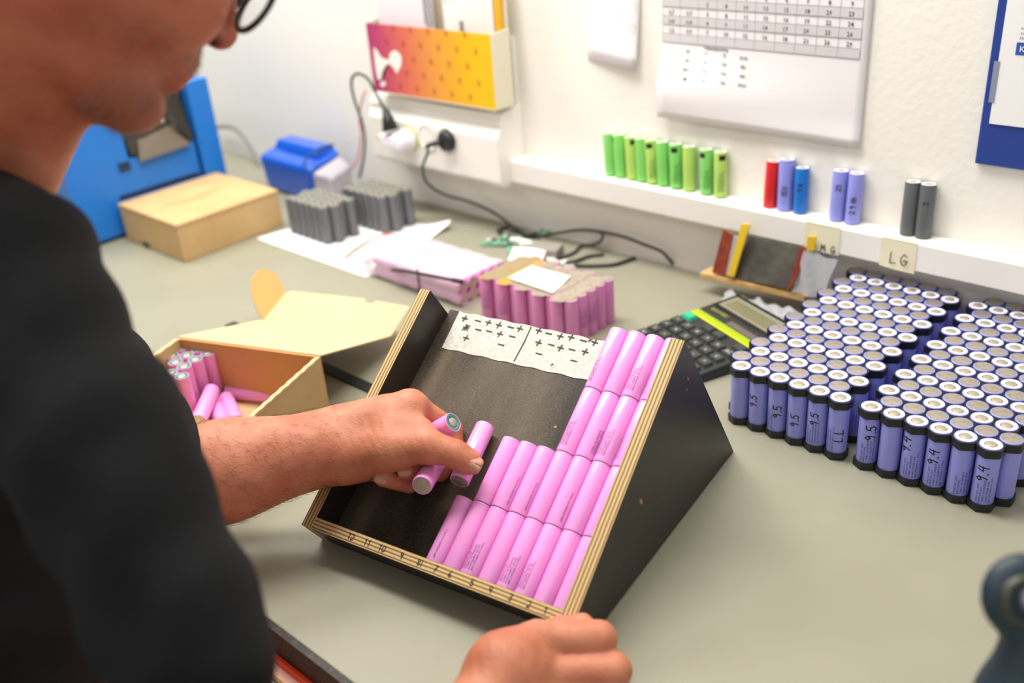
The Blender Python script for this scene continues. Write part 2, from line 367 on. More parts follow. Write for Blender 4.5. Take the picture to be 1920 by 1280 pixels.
# worn base board: brown black with rubbed lighter fibres
m_board = bpy.data.materials.new('worn_board'); m_board.use_nodes = True
N = m_board.node_tree.nodes; L = m_board.node_tree.links; bs = N['Principled BSDF']; bs.inputs['Roughness'].default_value = .55; bs.inputs['Specular IOR Level'].default_value = .3
tc = N.new('ShaderNodeTexCoord'); n1 = N.new('ShaderNodeTexNoise'); n1.inputs['Scale'].default_value = 14; n1.inputs['Detail'].default_value = 8
n2 = N.new('ShaderNodeTexNoise'); n2.inputs['Scale'].default_value = 900; n2.inputs['Detail'].default_value = 2
mp = N.new('ShaderNodeMapping'); mp.inputs['Scale'].default_value = (1, .3, 1); L.new(tc.outputs['Object'], mp.inputs[0])
L.new(mp.outputs[0], n1.inputs['Vector']); L.new(tc.outputs['Object'], n2.inputs['Vector'])
ad = N.new('ShaderNodeMath'); ad.operation = 'MULTIPLY_ADD'; L.new(n2.outputs['Fac'], ad.inputs[0]); ad.inputs[1].default_value = .55; L.new(n1.outputs['Fac'], ad.inputs[2])
r = N.new('ShaderNodeValToRGB'); r.color_ramp.elements[0].position = .62; r.color_ramp.elements[0].color = lin('#241E18'); r.color_ramp.elements[1].position = 1.0; r.color_ramp.elements[1].color = lin('#675B4A')
# rubbed dusty band along the left panel
sx = N.new('ShaderNodeSeparateXYZ'); L.new(tc.outputs['Object'], sx.inputs[0])
q1 = N.new('ShaderNodeMath'); q1.operation = 'SUBTRACT'; L.new(sx.outputs[0], q1.inputs[0]); q1.inputs[1].default_value = -.172
q2 = N.new('ShaderNodeMath'); q2.operation = 'ABSOLUTE'; L.new(q1.outputs[0], q2.inputs[0])
q3 = N.new('ShaderNodeMapRange'); L.new(q2.outputs[0], q3.inputs[0]); q3.inputs[1].default_value = .002; q3.inputs[2].default_value = .011; q3.inputs[3].default_value = .42; q3.inputs[4].default_value = 0
q4 = N.new('ShaderNodeMath'); q4.operation = 'MULTIPLY'; L.new(q3.outputs[0], q4.inputs[0]); L.new(n2.outputs['Fac'], q4.inputs[1])
q5 = N.new('ShaderNodeMath'); q5.operation = 'ADD'; L.new(q4.outputs[0], q5.inputs[0]); L.new(ad.outputs[0], q5.inputs[1])
L.new(q5.outputs[0], r.inputs['Fac']); L.new(r.outputs['Color'], bs.inputs['Base Color'])
TM = Matrix([[T[i][0], T[i][1], T[i][2], TO[i]*.001] for i in range(3)]+[[0, 0, 0, 1]])
tray = bpy.data.objects.new('sorting_tray', None); COL.objects.link(tray); tray.matrix_world = TM
tag(tray, 'tilted black plywood tray with triangular sides holding pink cells', 'tray')
sc_ = lambda p: tuple(S*q for q in p)
XL0, XL1, XR0, XR1 = -199.5, -187.5, 74.6, 87.6
prof = [(-76.5, 23), (-76.5, -16.5), (-51, -31.3), (181, -184.2), (182, 34)]
for x0, x1, mi_in in ((XL0, XL1, 2), (XR0, XR1, 1)):
    b = MB(); n = len(prof)
    V = [sc_((x0, p[0], p[1])) for p in prof]+[sc_((x1, p[0], p[1])) for p in prof]
    b.add(V, [tuple(range(n))], 1); b.add(V, [tuple(range(n, 2*n))[::-1]], mi_in)
    b.add(V, [(i, (i+1) % n, (i+1) % n+n, i+n)[::-1] for i in range(n)], 0)
    o = b.build('side_panel', [m_plyx, m_film, m_dots], tray); fixn(o); bevel(o, 1.0)
b = MB(); b.box(sc_((XL1, -65.3, -21.5)), sc_((XR0, 187, -9.3))); b.build('base_board', m_board, tray)
b = MB(); b.box(sc_((XL1, -76.5, -16.5)), sc_((XR0, -65.4, 23)), 1)
b.add([sc_(p) for p in [(XL1, -76.5, 23), (XR0, -76.5, 23), (XR0, -65.4, 23), (XL1, -65.4, 23)]], [(0, 1, 2, 3)], 0)
b.v[-4:] = [(a, c, d+.15) for a, c, d in b.v[-4:]]
rail = b.build('front_rail', [m_plyy, m_film], tray)
# handwriting on rail and left panel
mk = MB()
for t, (u, v) in (('12', (660, 1003)), ('11', (690, 1013)), ('10', (718, 1025)), ('9', (754, 1040)), ('8l', (788, 1053)), ('7', (817, 1067)), ('6', (843, 1079)), ('5', (885, 1093)), ('4', (920, 1106)), ('3', (957, 1121)), ('2', (992, 1133)), ('1', (1021, 1146))):
    c = tl(u, v, 23); g = glyphs(t, 5.6); wd = max(x for q in g for x, y in q)
    mk.strokes(g, .85, lambda x, y, h, c=c, wd=wd: sc_((c[0]+x-wd/2, -73.6+y, 23.25+h)), .1)
mk.build('pen_numbers', m_ink, rail)
mk = MB()
for t, yy in (('38', 168), ('40', 96), ('42', 36)):
    mk.strokes(glyphs(t, 6), 1.0, lambda x, y, h, yy=yy: sc_((XL0+2.2+y, yy+6-x*.9, 27.9+(yy-50)*.0426+h)), .1)
lp = [o for o in tray.children if o.name.startswith('side_panel')][0]
mk.build('pen_numbers', m_ink, lp)
# masking tape with polarity marks
m_tape = mat('masking_tape', '#D2CFC4', .75, col2='#B3B0A4', scale=260, bump=.4, bscale=350, contrast=(.3, .75))
tp = MB()
def tapef(a, c_):
    L0, L1 = np.array([-173.7, 142.5]), np.array([-175.2, 191]); R0, R1 = np.array([-3, 143.8]), np.array([1.5, 193])
    p = (L0*(1-a)+R0*a)*(1-c_)+(L1*(1-a)+R1*a)*c_
    if c_ > .98 and p[1] > 186.5: p[1] = 186.8
    wv = .25*math.sin(a*23)*math.sin(c_*5)+.12*math.sin(a*61)
    return sc_((p[0], min(p[1], 186.8)+.5*math.sin(a*37)*(c_ > .9 or c_ < .05)*(-1), -8.7+wv*.5))
tp.grid(tapef, 50, 8)
tape = tp.build('masking_tape', m_tape, tray); tape['label'] = 'crinkled masking tape with plus and minus marks'
m_pen = mat('grey_marker', '#45423E', .8)
syms = [('+', 273, 195), ('-', 405, 220), ('+', 512, 237), ('+', 615, 263), ('-', 733, 283), ('+', 825, 298), ('*', 287, 287), ('-', 411, 308), ('-', 517, 324), ('+', 625, 352), ('-', 750, 377), ('+', 287, 392), ('-', 637, 459),
 ('+', 1015, 318), ('-', 1113, 347), ('+', 1230, 375), ('+', 1338, 385), ('-', 1460, 418), ('+', 1575, 435), ('+', 1013, 438), ('-', 1140, 460), ('+', 1232, 490), ('-', 1347, 508), ('+', 1478, 530), ('-', 1015, 550), ('-', 1365, 620), ('.', 1147, 655)]
mk = MB()
for s_, a, c_ in syms:
    c = tl(820+a/5.333, 560+c_/5.333, -8.4); q = 3.1
    st = {'+': [[(-q, .2), (q, -.1)], [(.4, q), (-.5, -q)]], '-': [[(-q, .1), (q, -.1)]], '*': [[(-q, 0), (q, 0)], [(0, q), (0, -q)], [(-q, -q), (q, q)], [(-.5*q, q), (q, -q)]], '.': [[(-.4, -.6), (.6, .4)]]}[s_]
    mk.strokes(st, 1.4, lambda x, y, h, c=c: sc_((c[0]+x, c[1]+y, -8.35+h)), .08)
p0, p1 = tl(1000, 604, -8.4), tl(964, 676, -8.4)
mk.strokes([[(p0[0], min(p0[1], 186)), ((p0[0]+p1[0])/2+.8, (p0[1]+p1[1])/2), (p1[0], p1[1])]], 1.15, lambda x, y, h: sc_((x, y, -8.35+h)), .08)
mk.build('polarity_marks', m_pen, tape)
# scuffs on the right panel: chips in the film showing wood
for u, v, rr, mm_ in ((1290, 710, 2.2, 'w'), (1288, 730, 1.6, 'g'), (1202, 940, 3.4, 'w'), (1041, 800, 2, 'b')):
    ch = MB()
    if mm_ == 'b':
        c = tl(u, v, -9.2); X = lambda p: sc_((c[0]+p[0], c[1]+p[1]*.7, -9.2+.1))
    else:
        d = T.T @ ray(u, v); oo = T.T @ (CAM-TO); t_ = (XR1*S-oo[0])/d[0]; c = (oo+t_*d)/S; X = lambda p: sc_((XR1+.12, c[1]+p[0]*.6, c[2]+p[1]*1.5))
    pts = [(rr*(.6+.4*random.random())*math.cos(k*math.pi/5), rr*(.6+.4*random.random())*math.sin(k*math.pi/5)) for k in range(10)]
    ch.add([X(p) for p in pts], [tuple(range(10))]); ch.build('film_chip', mat('bare_wood_chip', '#B58E52', .8, col2='#8C8376', scale=400), tray)
# scratches
sr = MB()
for k in range(26):
    y0 = random.uniform(-40, 150); z0 = -20-(y0+51)*.35+random.uniform(-45, 30); a = random.uniform(1.0, 2.4); l = random.uniform(1.5, 13)
    if z0 < -30-(y0+51)*.62: continue
    sr.strokes([[(y0, z0), (y0+l*math.cos(a), z0+l*math.sin(a))]], .25, lambda x, y, h: sc_((XR1+.05+h, x, y)), .06)
sr.build('scratches', mat('scratch_grey', '#7A746C', .8), tray)
# cells lying in the tray
CS = 18.45; PR = 9.2*S; PL = 64.6*S
pk = cell_meshes(PR, PL, m_pink, m_gring)
pprint = print_mesh(PR, 6, LINES, 1.9, 2.5, m_print)
pprint2 = print_mesh(PR, 5, LINES[:1], 2.0, 2.5, m_print)
pprint3 = print_mesh(PR, 6, LINES[:3], 1.9, 2.5, m_print)
ordn = ['first', 'second', 'third', 'fourth', 'fifth', 'sixth', 'seventh', 'eighth']
tx, ty, tz = T[:, 0], T[:, 1], T[:, 2]
rows = [('bottom row', -65.1, 0, 8), ('second row up', 0.1, 1, 8), ('third row up', 65.3, 4, 8), ('top row', 130.5, 4, 8)]
prints = {(0, 0): (pprint2, 1.5), (0, 2): (pprint, 1.25), (0, 4): (pprint, 1.2), (0, 5): (pprint, 1.55), (1, 1): (pprint2, 2.7), (1, 3): (pprint2, .75), (1, 5): (pprint2, .9), (1, 2): (pprint2, .75),
          (2, 4): (pprint, 1.6), (2, 5): (pprint3, .3), (2, 6): (pprint, 1.5), (2, 7): (pprint3, 2.2), (3, 4): (pprint3, 1.95), (3, 6): (pprint, 1.4), (3, 7): (pprint3, 2.3)}
for ri, (rn, y0, c0, c1) in enumerate(rows):
    for c in range(c0, c1):
        p = tw(((c-4)*CS+CS/2, y0, 0.02)); Mx = frame(p, tx, -tz, ty)
        flip = False
        pr = prints.get((ri, c))
        o = put_cell(pk, frame(p, tx, -tz, ty), 'battery_cell', None, None, 0, True)
        if pr:
            ch = link('printed_text', pr[0], o, Matrix.Rotation(-pr[1], 4, 'Z'))
        k = c-c0
        lab = 'pink battery cell in the tray\'s %s, %s from the left' % (rn, ordn[k])
        if c == 7: lab = 'pink battery cell in the tray\'s %s, against the right side panel' % rn
        tag(o, lab, 'battery', 'pink cells lined up in the plywood tray')
# ============================================================ CELLS IN THE HAND
FW = -CR[:, 2]
def cell_px(end, other, L, d_end):
    """cell whose end is seen at `end` (depth d_end) and whose axis points towards `other`; the far end is deeper"""
    e = at(*end, d_end); lo, hi = d_end-60, d_end+70; best = None
    for k in range(400):
        d = d_end+k*.17; q = at(*other, d); dist = np.linalg.norm(q-e)
        if best is None or abs(dist-L) < best[0]: best = (abs(dist-L), q)
    q = best[1]; u_ = (q-e)/np.linalg.norm(q-e); return e, e+u_*L
e2, f2 = cell_px((791, 910), (831, 848), PL, 895)      # lower held cell, flat end toward us
o = put_cell(pk, axis_frame(e2, f2)); tag(o, 'pink cell held under the thumb, flat metal end facing the camera', 'battery', 'pink cells in the left hand')
e1 = at(850, 791, 922); f1 = at(783, 829, 952); u_ = (f1-e1)/np.linalg.norm(f1-e1); f1 = e1+u_*PL
o = put_cell(pk, axis_frame(f1, e1)); tag(o, 'pink cell held in the crook of the index finger, green-ringed end out', 'battery', 'pink cells in the left hand')
tb, ta = tw(tl(907, 806, 1)), None
eb, fb = tw(tl(861, 902, 17)), tb
ub = (fb-eb)/np.linalg.norm(fb-eb)
o = put_cell(pk, axis_frame(eb, eb+ub*PL)); tag(o, 'loose pink cell under the thumb tip, being laid into the tray', 'battery', 'pink cells in the left hand')
# ============================================================ CELLS ON THE LEDGE
R18 = 9.15; L18 = 63.
gm = {'g': cell_meshes(R18, L18, m_green), 'y': cell_meshes(R18, L18, m_lime), 'r': cell_meshes(R18, L18, m_red), 'l': cell_meshes(10.2, 68, m_lav), 'L': cell_meshes(R18+.3, 65, m_lav), 'b': cell_meshes(R18, L18-3, m_blue), 'k': cell_meshes(R18+.2, 66, m_greyw)}
def ledge_cell(kind, ub_, vb_, ut, vt, label, group, top_lean=8):
    p = on_y(ub_, vb_-3, 303.5); p[2] = 131.3
    L_ = {'l': 68, 'L': 65, 'b': 60, 'k': 66}.get(kind, 63)
    q = on_y(ut, vt, 306.7); d = np.array([q[0]-p[0], 3.2, L_]); d /= np.linalg.norm(d)
    p[2] += R18*abs(d[0])+.2
    M_ = axis_frame(p, p+d)
    o = put_cell(gm[kind], M_, 'battery_cell'); tag(o, label, 'battery', group); return o
G = [('g', 1146, 331, 1142, 252), ('g', 1165, 335, 1160, 256), ('y', 1187, 340, 1182, 260), ('g', 1206, 344, 1201, 265), ('y', 1225, 347, 1220, 266), ('g', 1245, 351, 1241, 268), ('g', 1269, 355, 1266, 274), ('y', 1293, 359, 1292, 278), ('g', 1325, 367, 1324, 285), ('y', 1351, 371, 1351, 289)]
for k, g in enumerate(G):
    c = 'lime' if g[0] == 'y' else 'green'
    nm = ['leftmost green cell on the white ledge', 'second green cell from the left end of the ledge row', 'yellow-green cell third from the left on the ledge', 'green cell fourth from the left on the ledge', 'yellow-green cell with a dark band, fifth from the left on the ledge', 'plain green cell sixth from the left on the ledge', 'green cell with a black band, seventh from the left on the ledge', 'yellow-green cell eighth on the ledge, just before the gap', 'dark-banded green cell just right of the gap in the ledge row', 'last and rightmost yellow-green cell of the ledge row'][k]
    o = ledge_cell(*g, nm, 'green cells standing on the ledge')
    if k in (0, 1, 2, 4, 6, 8, 9):
        a0 = {0: 200, 1: 210, 2: -30, 4: -75, 6: -70, 8: -100, 9: -40}[k]; bb = MB(); f = on_cyl(R18+.06, 52, math.radians(a0))
        bb.add([f(x, y, .05) for y in (-5, -3, -1, 1, 3, 5) for x in (0, 7)], [(i*2, i*2+2, i*2+3, i*2+1) for i in range(5)]); bb.build('black_band', m_dark, o)
    if k in (4, 6, 8, 9):
        link('printed_text', bpy.data.meshes.get('green_text') or (lambda me: (setattr(me, 'name', 'green_text'), me)[1])(print_mesh(R18, 8, LINES[:4], 2.2, 2.6, mat('green_print', '#3D7A3B', .6))), o, Matrix.Rotation(math.radians(-35), 4, 'Z'))
S5 = [('r', 1443, 392, 1451, 296, 'red cell leaning left of a lavender cell on the ledge', 'mixed cells on the ledge', None),
 ('l', 1471, 397, 1476, 298, 'lavender cell with marker writing between the red and blue cells', 'mixed cells on the ledge', ('SEU', 20)),
 ('b', 1500, 402, 1505, 310, 'bright blue cell with marker writing on the ledge', 'mixed cells on the ledge', ('9 R', 30)),
 ('L', 1568, 417, 1577, 324, 'left one of the two lavender cells standing apart on the ledge', 'pair of lavender cells on the ledge', ('25', 40)),
 ('L', 1597, 423, 1607, 328, 'right one of the lavender pair on the ledge, marked 29Ah', 'pair of lavender cells on the ledge', ('2 9 Ah', 14)),
 ('k', 1701, 443, 1712, 347, 'left one of the two dark grey cells above the LG note', 'pair of grey cells on the ledge', None),
 ('k', 1729, 450, 1741, 350, 'right one of the two dark grey cells, marked with an S', 'pair of grey cells on the ledge', ('S', 42))]
for k, ub_, vb_, ut, vt, lb, gp, wr in S5:
    o = ledge_cell(k, ub_, vb_, ut, vt, lb, gp)
    if wr:
        r_ = {'l': 10.2, 'L': R18+.3, 'k': R18+.2}.get(k, R18)
        ink_on(wr[0], r_, 6.5, 1.1, math.radians(-55), wr[1], 'marker_writing', o)
# ============================================================ PAPERS ON THE WALL
def cal_y(x, z):
    a = max(0, min(1, (-29-x)/300.)); return WALL-1.2-(1-a)*2-16*a**1.3*math.exp(-((z-262)/42.)**2)-3*math.exp(-((z-228)/16.)**2)
def calf(a, c):
    z = 226+214*c; z += (1-a)*5*(1-c); return (-325+296*a, cal_y(-325+296*a, z), z)
b = MB(); b.grid(calf, 24, 20); cal = b.build('wall_chart', mat('chart_paper', '#EAE6E6', .75))
sol = cal.modifiers.new('thickness', 'SOLIDIFY'); sol.thickness = .0004
tag(cal, 'large white paper chart with a grey table of numbers, taped to the wall', 'wall chart')
def onchart(x, z, h): return (x, cal_y(x, z)-.7-h, z)
BR, BL, TR = on_y(1611, 111, WALL-4), on_y(1238, 68, WALL-8), on_y(1623, 16, WALL-4)
xs = [BL[0]+(BR[0]-BL[0])*k/10 for k in range(11)]; dz = (TR[2]-BR[2])/5; z0 = BR[2]
m_line = mat('table_grey_line', '#8E8A8C', .8); m_shade = mat('table_grey_fill', '#CFCACB', .8); m_txt = mat('printed_black', '#3A3638', .8)
b = MB()
for k in range(0, 8):
    z = z0+k*dz
    for i in range(10):
        if k in (0, 2, 4, 6): b.add([onchart(x, zz, 0) for x, zz in ((xs[i], z), (xs[i+1], z), (xs[i+1], z+dz), (xs[i], z+dz))], [(0, 1, 2, 3)], 1)
        b.add([onchart(x, zz, .1) for x, zz in ((xs[i], z-.25), (xs[i+1], z-.25), (xs[i+1], z+.25), (xs[i], z+.25))], [(0, 1, 2, 3)], 0)
for x in xs:
    for k in range(0, 8):
        b.add([onchart(xx, zz, .1) for xx, zz in ((x-.25, z0+k*dz), (x+.25, z0+k*dz), (x+.25, z0+(k+1)*dz), (x-.25, z0+(k+1)*dz))], [(0, 1, 2, 3)], 0)
TAB = {1: ['1,2', '0,9', '7', '10', '12', '16', '18', '21', '26', '29'], 2: ['0,8', '0,8', '4', '9', '11', '14', '17', '20', '23', '26'], 3: ['0,7', '0,7', '3', '8', '11', '13', '16', '19', '22', '24'],
       4: ['', '', '5', '8', '10', '13', '15', '18', '20', '23'], 5: ['', '1', '2', '3', '4', '5', '6', '7', '8', '9']}
for k, vals in TAB.items():
    for i, t in enumerate(vals):
        if t: put_text(b, t, 5.6, lambda x, y, h: onchart(x, y, .15), (xs[i]+xs[i+1])/2, z0+k*dz+2.0, 2, True, .13)
u0 = on_y(1340, 95, WALL-6)
put_text(b, 'Uitlaadspanning', 4.4, lambda x, y, h: onchart(x, y, .15), u0[0], u0[2], 2, True, .1)
for r_, row in enumerate((('24', '=', '7s', '29,4v'), ('36', '=', '10s', '42v'), ('40,7', '=', '11s', '46v'), ('48', '=', '13s', '54,6v'))):
    for (uu, vv), t in zip(((1286, 100), (1320, 104), (1355, 108), (1391, 113)), row):
        c = on_y(uu, vv+r_*16.5, WALL-8); put_text(b, t, 4.2, lambda x, y, h: onchart(x, y, .15), c[0], c[2], 2, True, .1)
b.build('printed_table', [m_line, m_shade, m_txt], cal)
b = MB(); b.grid(lambda a, c: (-457+93*a+6*c*a, WALL-1.5-7*(1-c)**2*a-2*a, 296.5-5*a+(150)*c), 8, 8); o = b.build('wall_sheet', mat('sheet_paper', '#F0EDF0', .75))
sol = o.modifiers.new('thickness', 'SOLIDIFY'); sol.thickness = .0004
tag(o, 'smaller white sheet with faint orange drawing, left of the number chart', 'paper sheet')
pf = lambda x, z, h: (x, WALL-1.5-9-h, z)
b = MB()
for cx, cz, rr in ((-374, 350, 9), (-374, 350, 4), (-377, 378, 12), (-393, 364, 5)):
    b.strokes([[(cx+rr*math.cos(t*.5), cz+rr*math.sin(t*.5)) for t in range(14)]], .6, lambda x, z, h: (x, WALL-7.2-h, z), .1)
b.strokes([[(-452, 304), (-372, 299)]], 1.2, lambda x, z, h: (x, WALL-10.2-h-.04*(x+372)*-1*0, z), .1, 1)
b.build('printed_drawing', [mat('pale_orange_ink', '#EBC9A4', .8), mat('pale_grey_ink', '#C5C0C8', .8)], o)
# blue folder on the right
b = MB(); b.box((110, WALL-6, 228.5), (330, WALL-.4, 460)); fo = b.build('document_folder', mat('navy_card', '#26418F', .4)); bevel(fo, 1.5)
tag(fo, 'navy blue folder hanging on the wall at the right edge', 'folder')
b = MB(); b.box((120, WALL-7.6, 276.5), (320, WALL-6.1, 450)); pp = b.build('inner_paper', m_paper, fo)
b = MB(); c = on_y(1905, 91, WALL-8)
b.box((c[0], WALL-8, c[2]-6.5), (c[0]+40, WALL-7.6, c[2]+6.5)); lb = b.build('blue_label', mat('label_blue', '#2C56B0', .5), pp)
b = MB(); put_text(b, 'Ki', 7, lambda x, z, h: (x, WALL-8.2-h, z), c[0]+3.4, c[2]-3.2); b.build('printed_text', m_paper, pp)
b = MB(); c0 = on_y(1912, 72, WALL-8)
for k, t in enumerate(['http://', 'tel. 0', 'tel. 0', '90', 'Go', 'Sc', 'S']):
    put_text(b, t, 3.4, lambda x, z, h: (x, WALL-7.8-h, z), c0[0]+(1.5 if k > 2 else 0), c0[2]+k*5.0-1)
b.build('printed_text', mat('blue_ink', '#4A5AA8', .7), pp)
b = MB(); b.box((116, WALL-8.2, 300), (122, WALL-7.7, 345)); b.build('clear_pocket_edge', mat('clear_film', '#8C93A8', .3), fo)
# notes on the ledge
m_note = mat('cream_note', '#E9E2C4', .7)
for (u0_, v0_), (u1_, v1_), t, uc, vc, h_, lb_ in (((1511, 424), (1573, 476), 'AMG', 1521, 464, 12, 'cream paper note reading MG behind the yellow stick tip'), ((1653, 452), (1716, 500), 'LG', 1669, 490, 14, 'cream paper note reading LG on the ledge front')):
    a = on_y(u0_, v0_, 279); c = on_y(u1_, v1_, 279)
    zt = 130.4; zb_ = min(a[2], c[2])-(9 if t == 'LG' else 2)
    b = MB(); b.grid(lambda s, q: (a[0]+(c[0]-a[0])*s, 278.4-(1.5*(1-q)**2*math.sin(s*3.1)), zb_+(zt-zb_)*q+(1-q)*(1.5-2*s)), 10, 8)
    b.grid(lambda s, q: (a[0]+(c[0]-a[0])*s, 278.4+7*q, zt+.9), 4, 2)
    o = b.build('paper_note', m_note); tag(o, lb_, 'note')
    b = MB(); p = on_y(uc, vc, 278)
    b.strokes(glyphs(t, h_*.8 if t == 'AMG' else h_, 1.45 if t == 'AMG' else .95), 1.1, lambda x, y, h: (p[0]+x, 276.4-h, p[2]+y-1), .3); b.build('pen_writing', m_ink, o)
# ============================================================ MAGAZINE RACK
m_grad = bpy.data.materials.new('magenta_yellow_print'); m_grad.use_nodes = True
N = m_grad.node_tree.nodes; L = m_grad.node_tree.links; bs = N['Principled BSDF']; bs.inputs['Roughness'].default_value = .35
tc = N.new('ShaderNodeTexCoord'); sx = N.new('ShaderNodeSeparateXYZ'); L.new(tc.outputs['Generated'], sx.inputs[0])
r = N.new('ShaderNodeValToRGB'); e = r.color_ramp.elements; e[0].color = lin('#B0336E'); e[1].color = lin('#F2BE00'); e[1].position = .9
for p_, c_ in ((.12, '#C24A66'), (.33, '#DB6F52'), (.55, '#E59A3C'), (.78, '#EDB406')): q = e.new(p_); q.color = lin(c_)
L.new(sx.outputs[0], r.inputs['Fac']); L.new(r.outputs['Color'], bs.inputs['Base Color'])
X0, X1, Z0, Z1 = -884, -592, 222, 335.5
b = MB(); b.box((X0, 289, Z0), (X1, 291, 470)); b.box((X0+60, 291, Z0+10), (X1-60, WALL-.4, 460)); rack = b.build('document_rack', mat('rack_cream', '#E4DDC6', .5))
tag(rack, 'wall rack with magenta to yellow printed front above the socket box', 'document rack')
b = MB(); b.box((X0, 250, Z0), (X1, 252, Z1)); b.build('front_panel', m_grad, rack)
b = MB(); b.prism([(250.5, Z0), (290, Z0-1), (290, Z1+3), (250.5, Z1)], lambda p, a: (a, p[0], p[1]), X1, X1+2.2); fixn(b.build('side_panel', mat('rack_cream', ''), rack))
b = MB(); b.prism([(250.5, Z0), (290, Z0-1), (290, Z1+3), (250.5, Z1)], lambda p, a: (a, p[0], p[1]), X0-2, X0); fixn(b.build('side_panel', mat('rack_cream', ''), rack))
b = MB(); b.box((X0, 250, Z0-2), (X1, 290, Z0)); b.build('bottom_panel', mat('rack_cream', ''), rack)
b = MB()
for r_ in range(5):
    for k in range(7):
        cx, cz = X0+28+k*42+(r_ % 2)*21, Z1-4-r_*24
        if cx < X1-12 and cz > Z0+4: b.add([(cx+5*math.cos(t*math.pi/4), 249.9, cz+6*math.sin(t*math.pi/4)) for t in range(8)], [tuple(range(8))])
b.build('dot_print', mat('dot_overprint', '#B8503A', .4, alpha=.28), rack)
# plain white splash shape with a black stripe
b = MB()
def blob(uvs, y, mi): b.add([(lambda p: (p[0], y, p[2]))(on_y(660+u/5.566, v/5.566, 250)) for u, v in uvs], [tuple(range(len(uvs)))], mi)
blob([(225, 490), (260, 520), (310, 600), (385, 625), (395, 560), (440, 520), (490, 545), (520, 600), (515, 680), (470, 770), (430, 700), (385, 670), (350, 700), (315, 830), (270, 830), (250, 740), (235, 620)], 249.7, 0)
blob([(400, 665), (370, 700), (345, 760), (325, 830), (305, 830), (320, 750), (350, 690), (385, 665)], 249.5, 1)
blob([(300, 855), (345, 845), (355, 880), (325, 910), (295, 890)], 249.7, 0)
b.build('white_shape_print', [m_white, m_dark], rack)
# contents of the rack
m_ppr = mat('inner_sheet', '#E6E1E6', .8)
def sheet(name, x0, x1, y, z1, m, label, cat, t=1.2):
    b = MB(); b.box((x0, y-t/2, Z0+1), (x1, y+t/2, z1)); o = b.build(name, m); return tag(o, label, cat)
nb = sheet('spiral_notebook', -868, -735, 268, 455, m_ppr, 'white notebook with a dark spiral standing in the wall rack', 'notebook', 5)
b = MB()
for k in range(22):
    z = 340+k*5.3
    b.tube([(-741+9*math.cos(t), 264.8-1.2*math.sin(t), z) for t in np.linspace(0, math.pi, 7)], .7, 5)
b.tube([(-750, 264.6, 340), (-750, 264.6, 455)], .6, 5); b.tube([(-733, 264.6, 340), (-733, 264.6, 455)], .6, 5)
b.build('spiral_wire', mat('wire_grey', '#8A8790', .5), nb)
sheet('loose_leaf', -724, -612, 282, 458, mat('inner_sheet2', '#EFEAE6', .8), 'white papers standing at the right of the wall rack', 'papers', 3)
sheet('white_card', -700, -672, 262, 372, m_paper, 'narrow white card standing in the wall rack', 'card', 1.5)
o = sheet('grey_pen', -668, -661, 263, 350, mat('pen_grey', '#8C8A84', .4), 'grey pen clipped in the wall rack', 'pen', 4); bevel(o, 1.5)
sheet('orange_folder', -607, -598, 283, 470, mat('orange_yellow_card', '#EDB21C', .5), 'yellow-orange folder edge at the right end of the wall rack', 'folder', 8)
# ============================================================ PLUGS AND CABLES
def curve_pts(P, n=6):
    P = [np.array(p, float) for p in P]; Q = [2*P[0]-P[1]]+P+[2*P[-1]-P[-2]]; out = []
    for i in range(1, len(Q)-2):
        for k in range(n):
            t = k/n; a, b_, c, d = Q[i-1:i+3]
            out.append(.5*((2*b_)+(-a+c)*t+(2*a-5*b_+4*c-d)*t*t+(-a+3*b_-3*c+d)*t**3))
    out.append(P[-1]); return out
m_cable = mat('black_cable', '#2B2D27', .5)
def cable(name, P, r, m, label, cat='cable'):
    b = MB(); b.tube(curve_pts(P), r, 8); o = b.build(name, m); return tag(o, label, cat)
Y = on_y; Zp = on_z
pc = on_y(838, 264, 250)
plug = empty('power_plug', (0, 0, 0), 'round black plug in the right-hand wall socket with its thin cable', 'plug')
b = MB(); X = lambda p: (pc[0]+p[0], 254-p[2], pc[2]+p[1])
b.lathe([(17.5, -6), (17.5, 8), (15, 12), (8, 14), (0, 14)], 24, X=X); b.tube([(pc[0]-4, 241, pc[2]), (pc[0]-22, 232, pc[2]-5), (pc[0]-30, 228, pc[2]-9)], [5, 4.2, 3.2], 8); b.build('plug_body', m_dark, plug)
cb = MB(); cb.tube(curve_pts([(pc[0]-28, 229, pc[2]-8), Y(803, 284, 228), Y(793, 312, 228), Y(800, 342, 236), Y(832, 364, 262), Y(880, 378, 290), Y(925, 398, 300), Y(962, 425, 298), Zp(990, 440, 3), Zp(1012, 446, 2.6)]), 2.4, 8); cb.build('cable', m_cable, plug)
# adapter plug in the left socket
ac = on_y(760, 262, 250)
ad_ = empty('adapter_plug', (0, 0, 0), 'white angled adapter plug with a yellow ring in the left socket', 'plug')
b = MB(); X = lambda p: (ac[0]+8+p[0], 254-p[2], ac[2]+2+p[1])
b.lathe([(19, -2), (19, 10), (16, 16), (16, 30), (12, 36), (0, 36)], 20, X=X); b.box((ac[0]-38, 222, ac[2]-8), (ac[0]+6, 246, ac[2]+12)); o = b.build('adapter_body', mat('adapter_white', '#EDEBF3', .4), ad_); bevel(o, 3, 3)
b = MB(); b.lathe([(17, 1), (20.5, 1), (20.5, 4), (17, 4)], 28, X=X); fixn(b.build('yellow_ring', mat('yellow_plastic', '#C9CF1E', .4), ad_))
b = MB(); b.box((ac[0]-47, 226, ac[2]-2), (ac[0]-37, 240, ac[2]+9)); bevel(b.build('yellow_clip', mat('yellow_plastic', ''), ad_), 1.5)
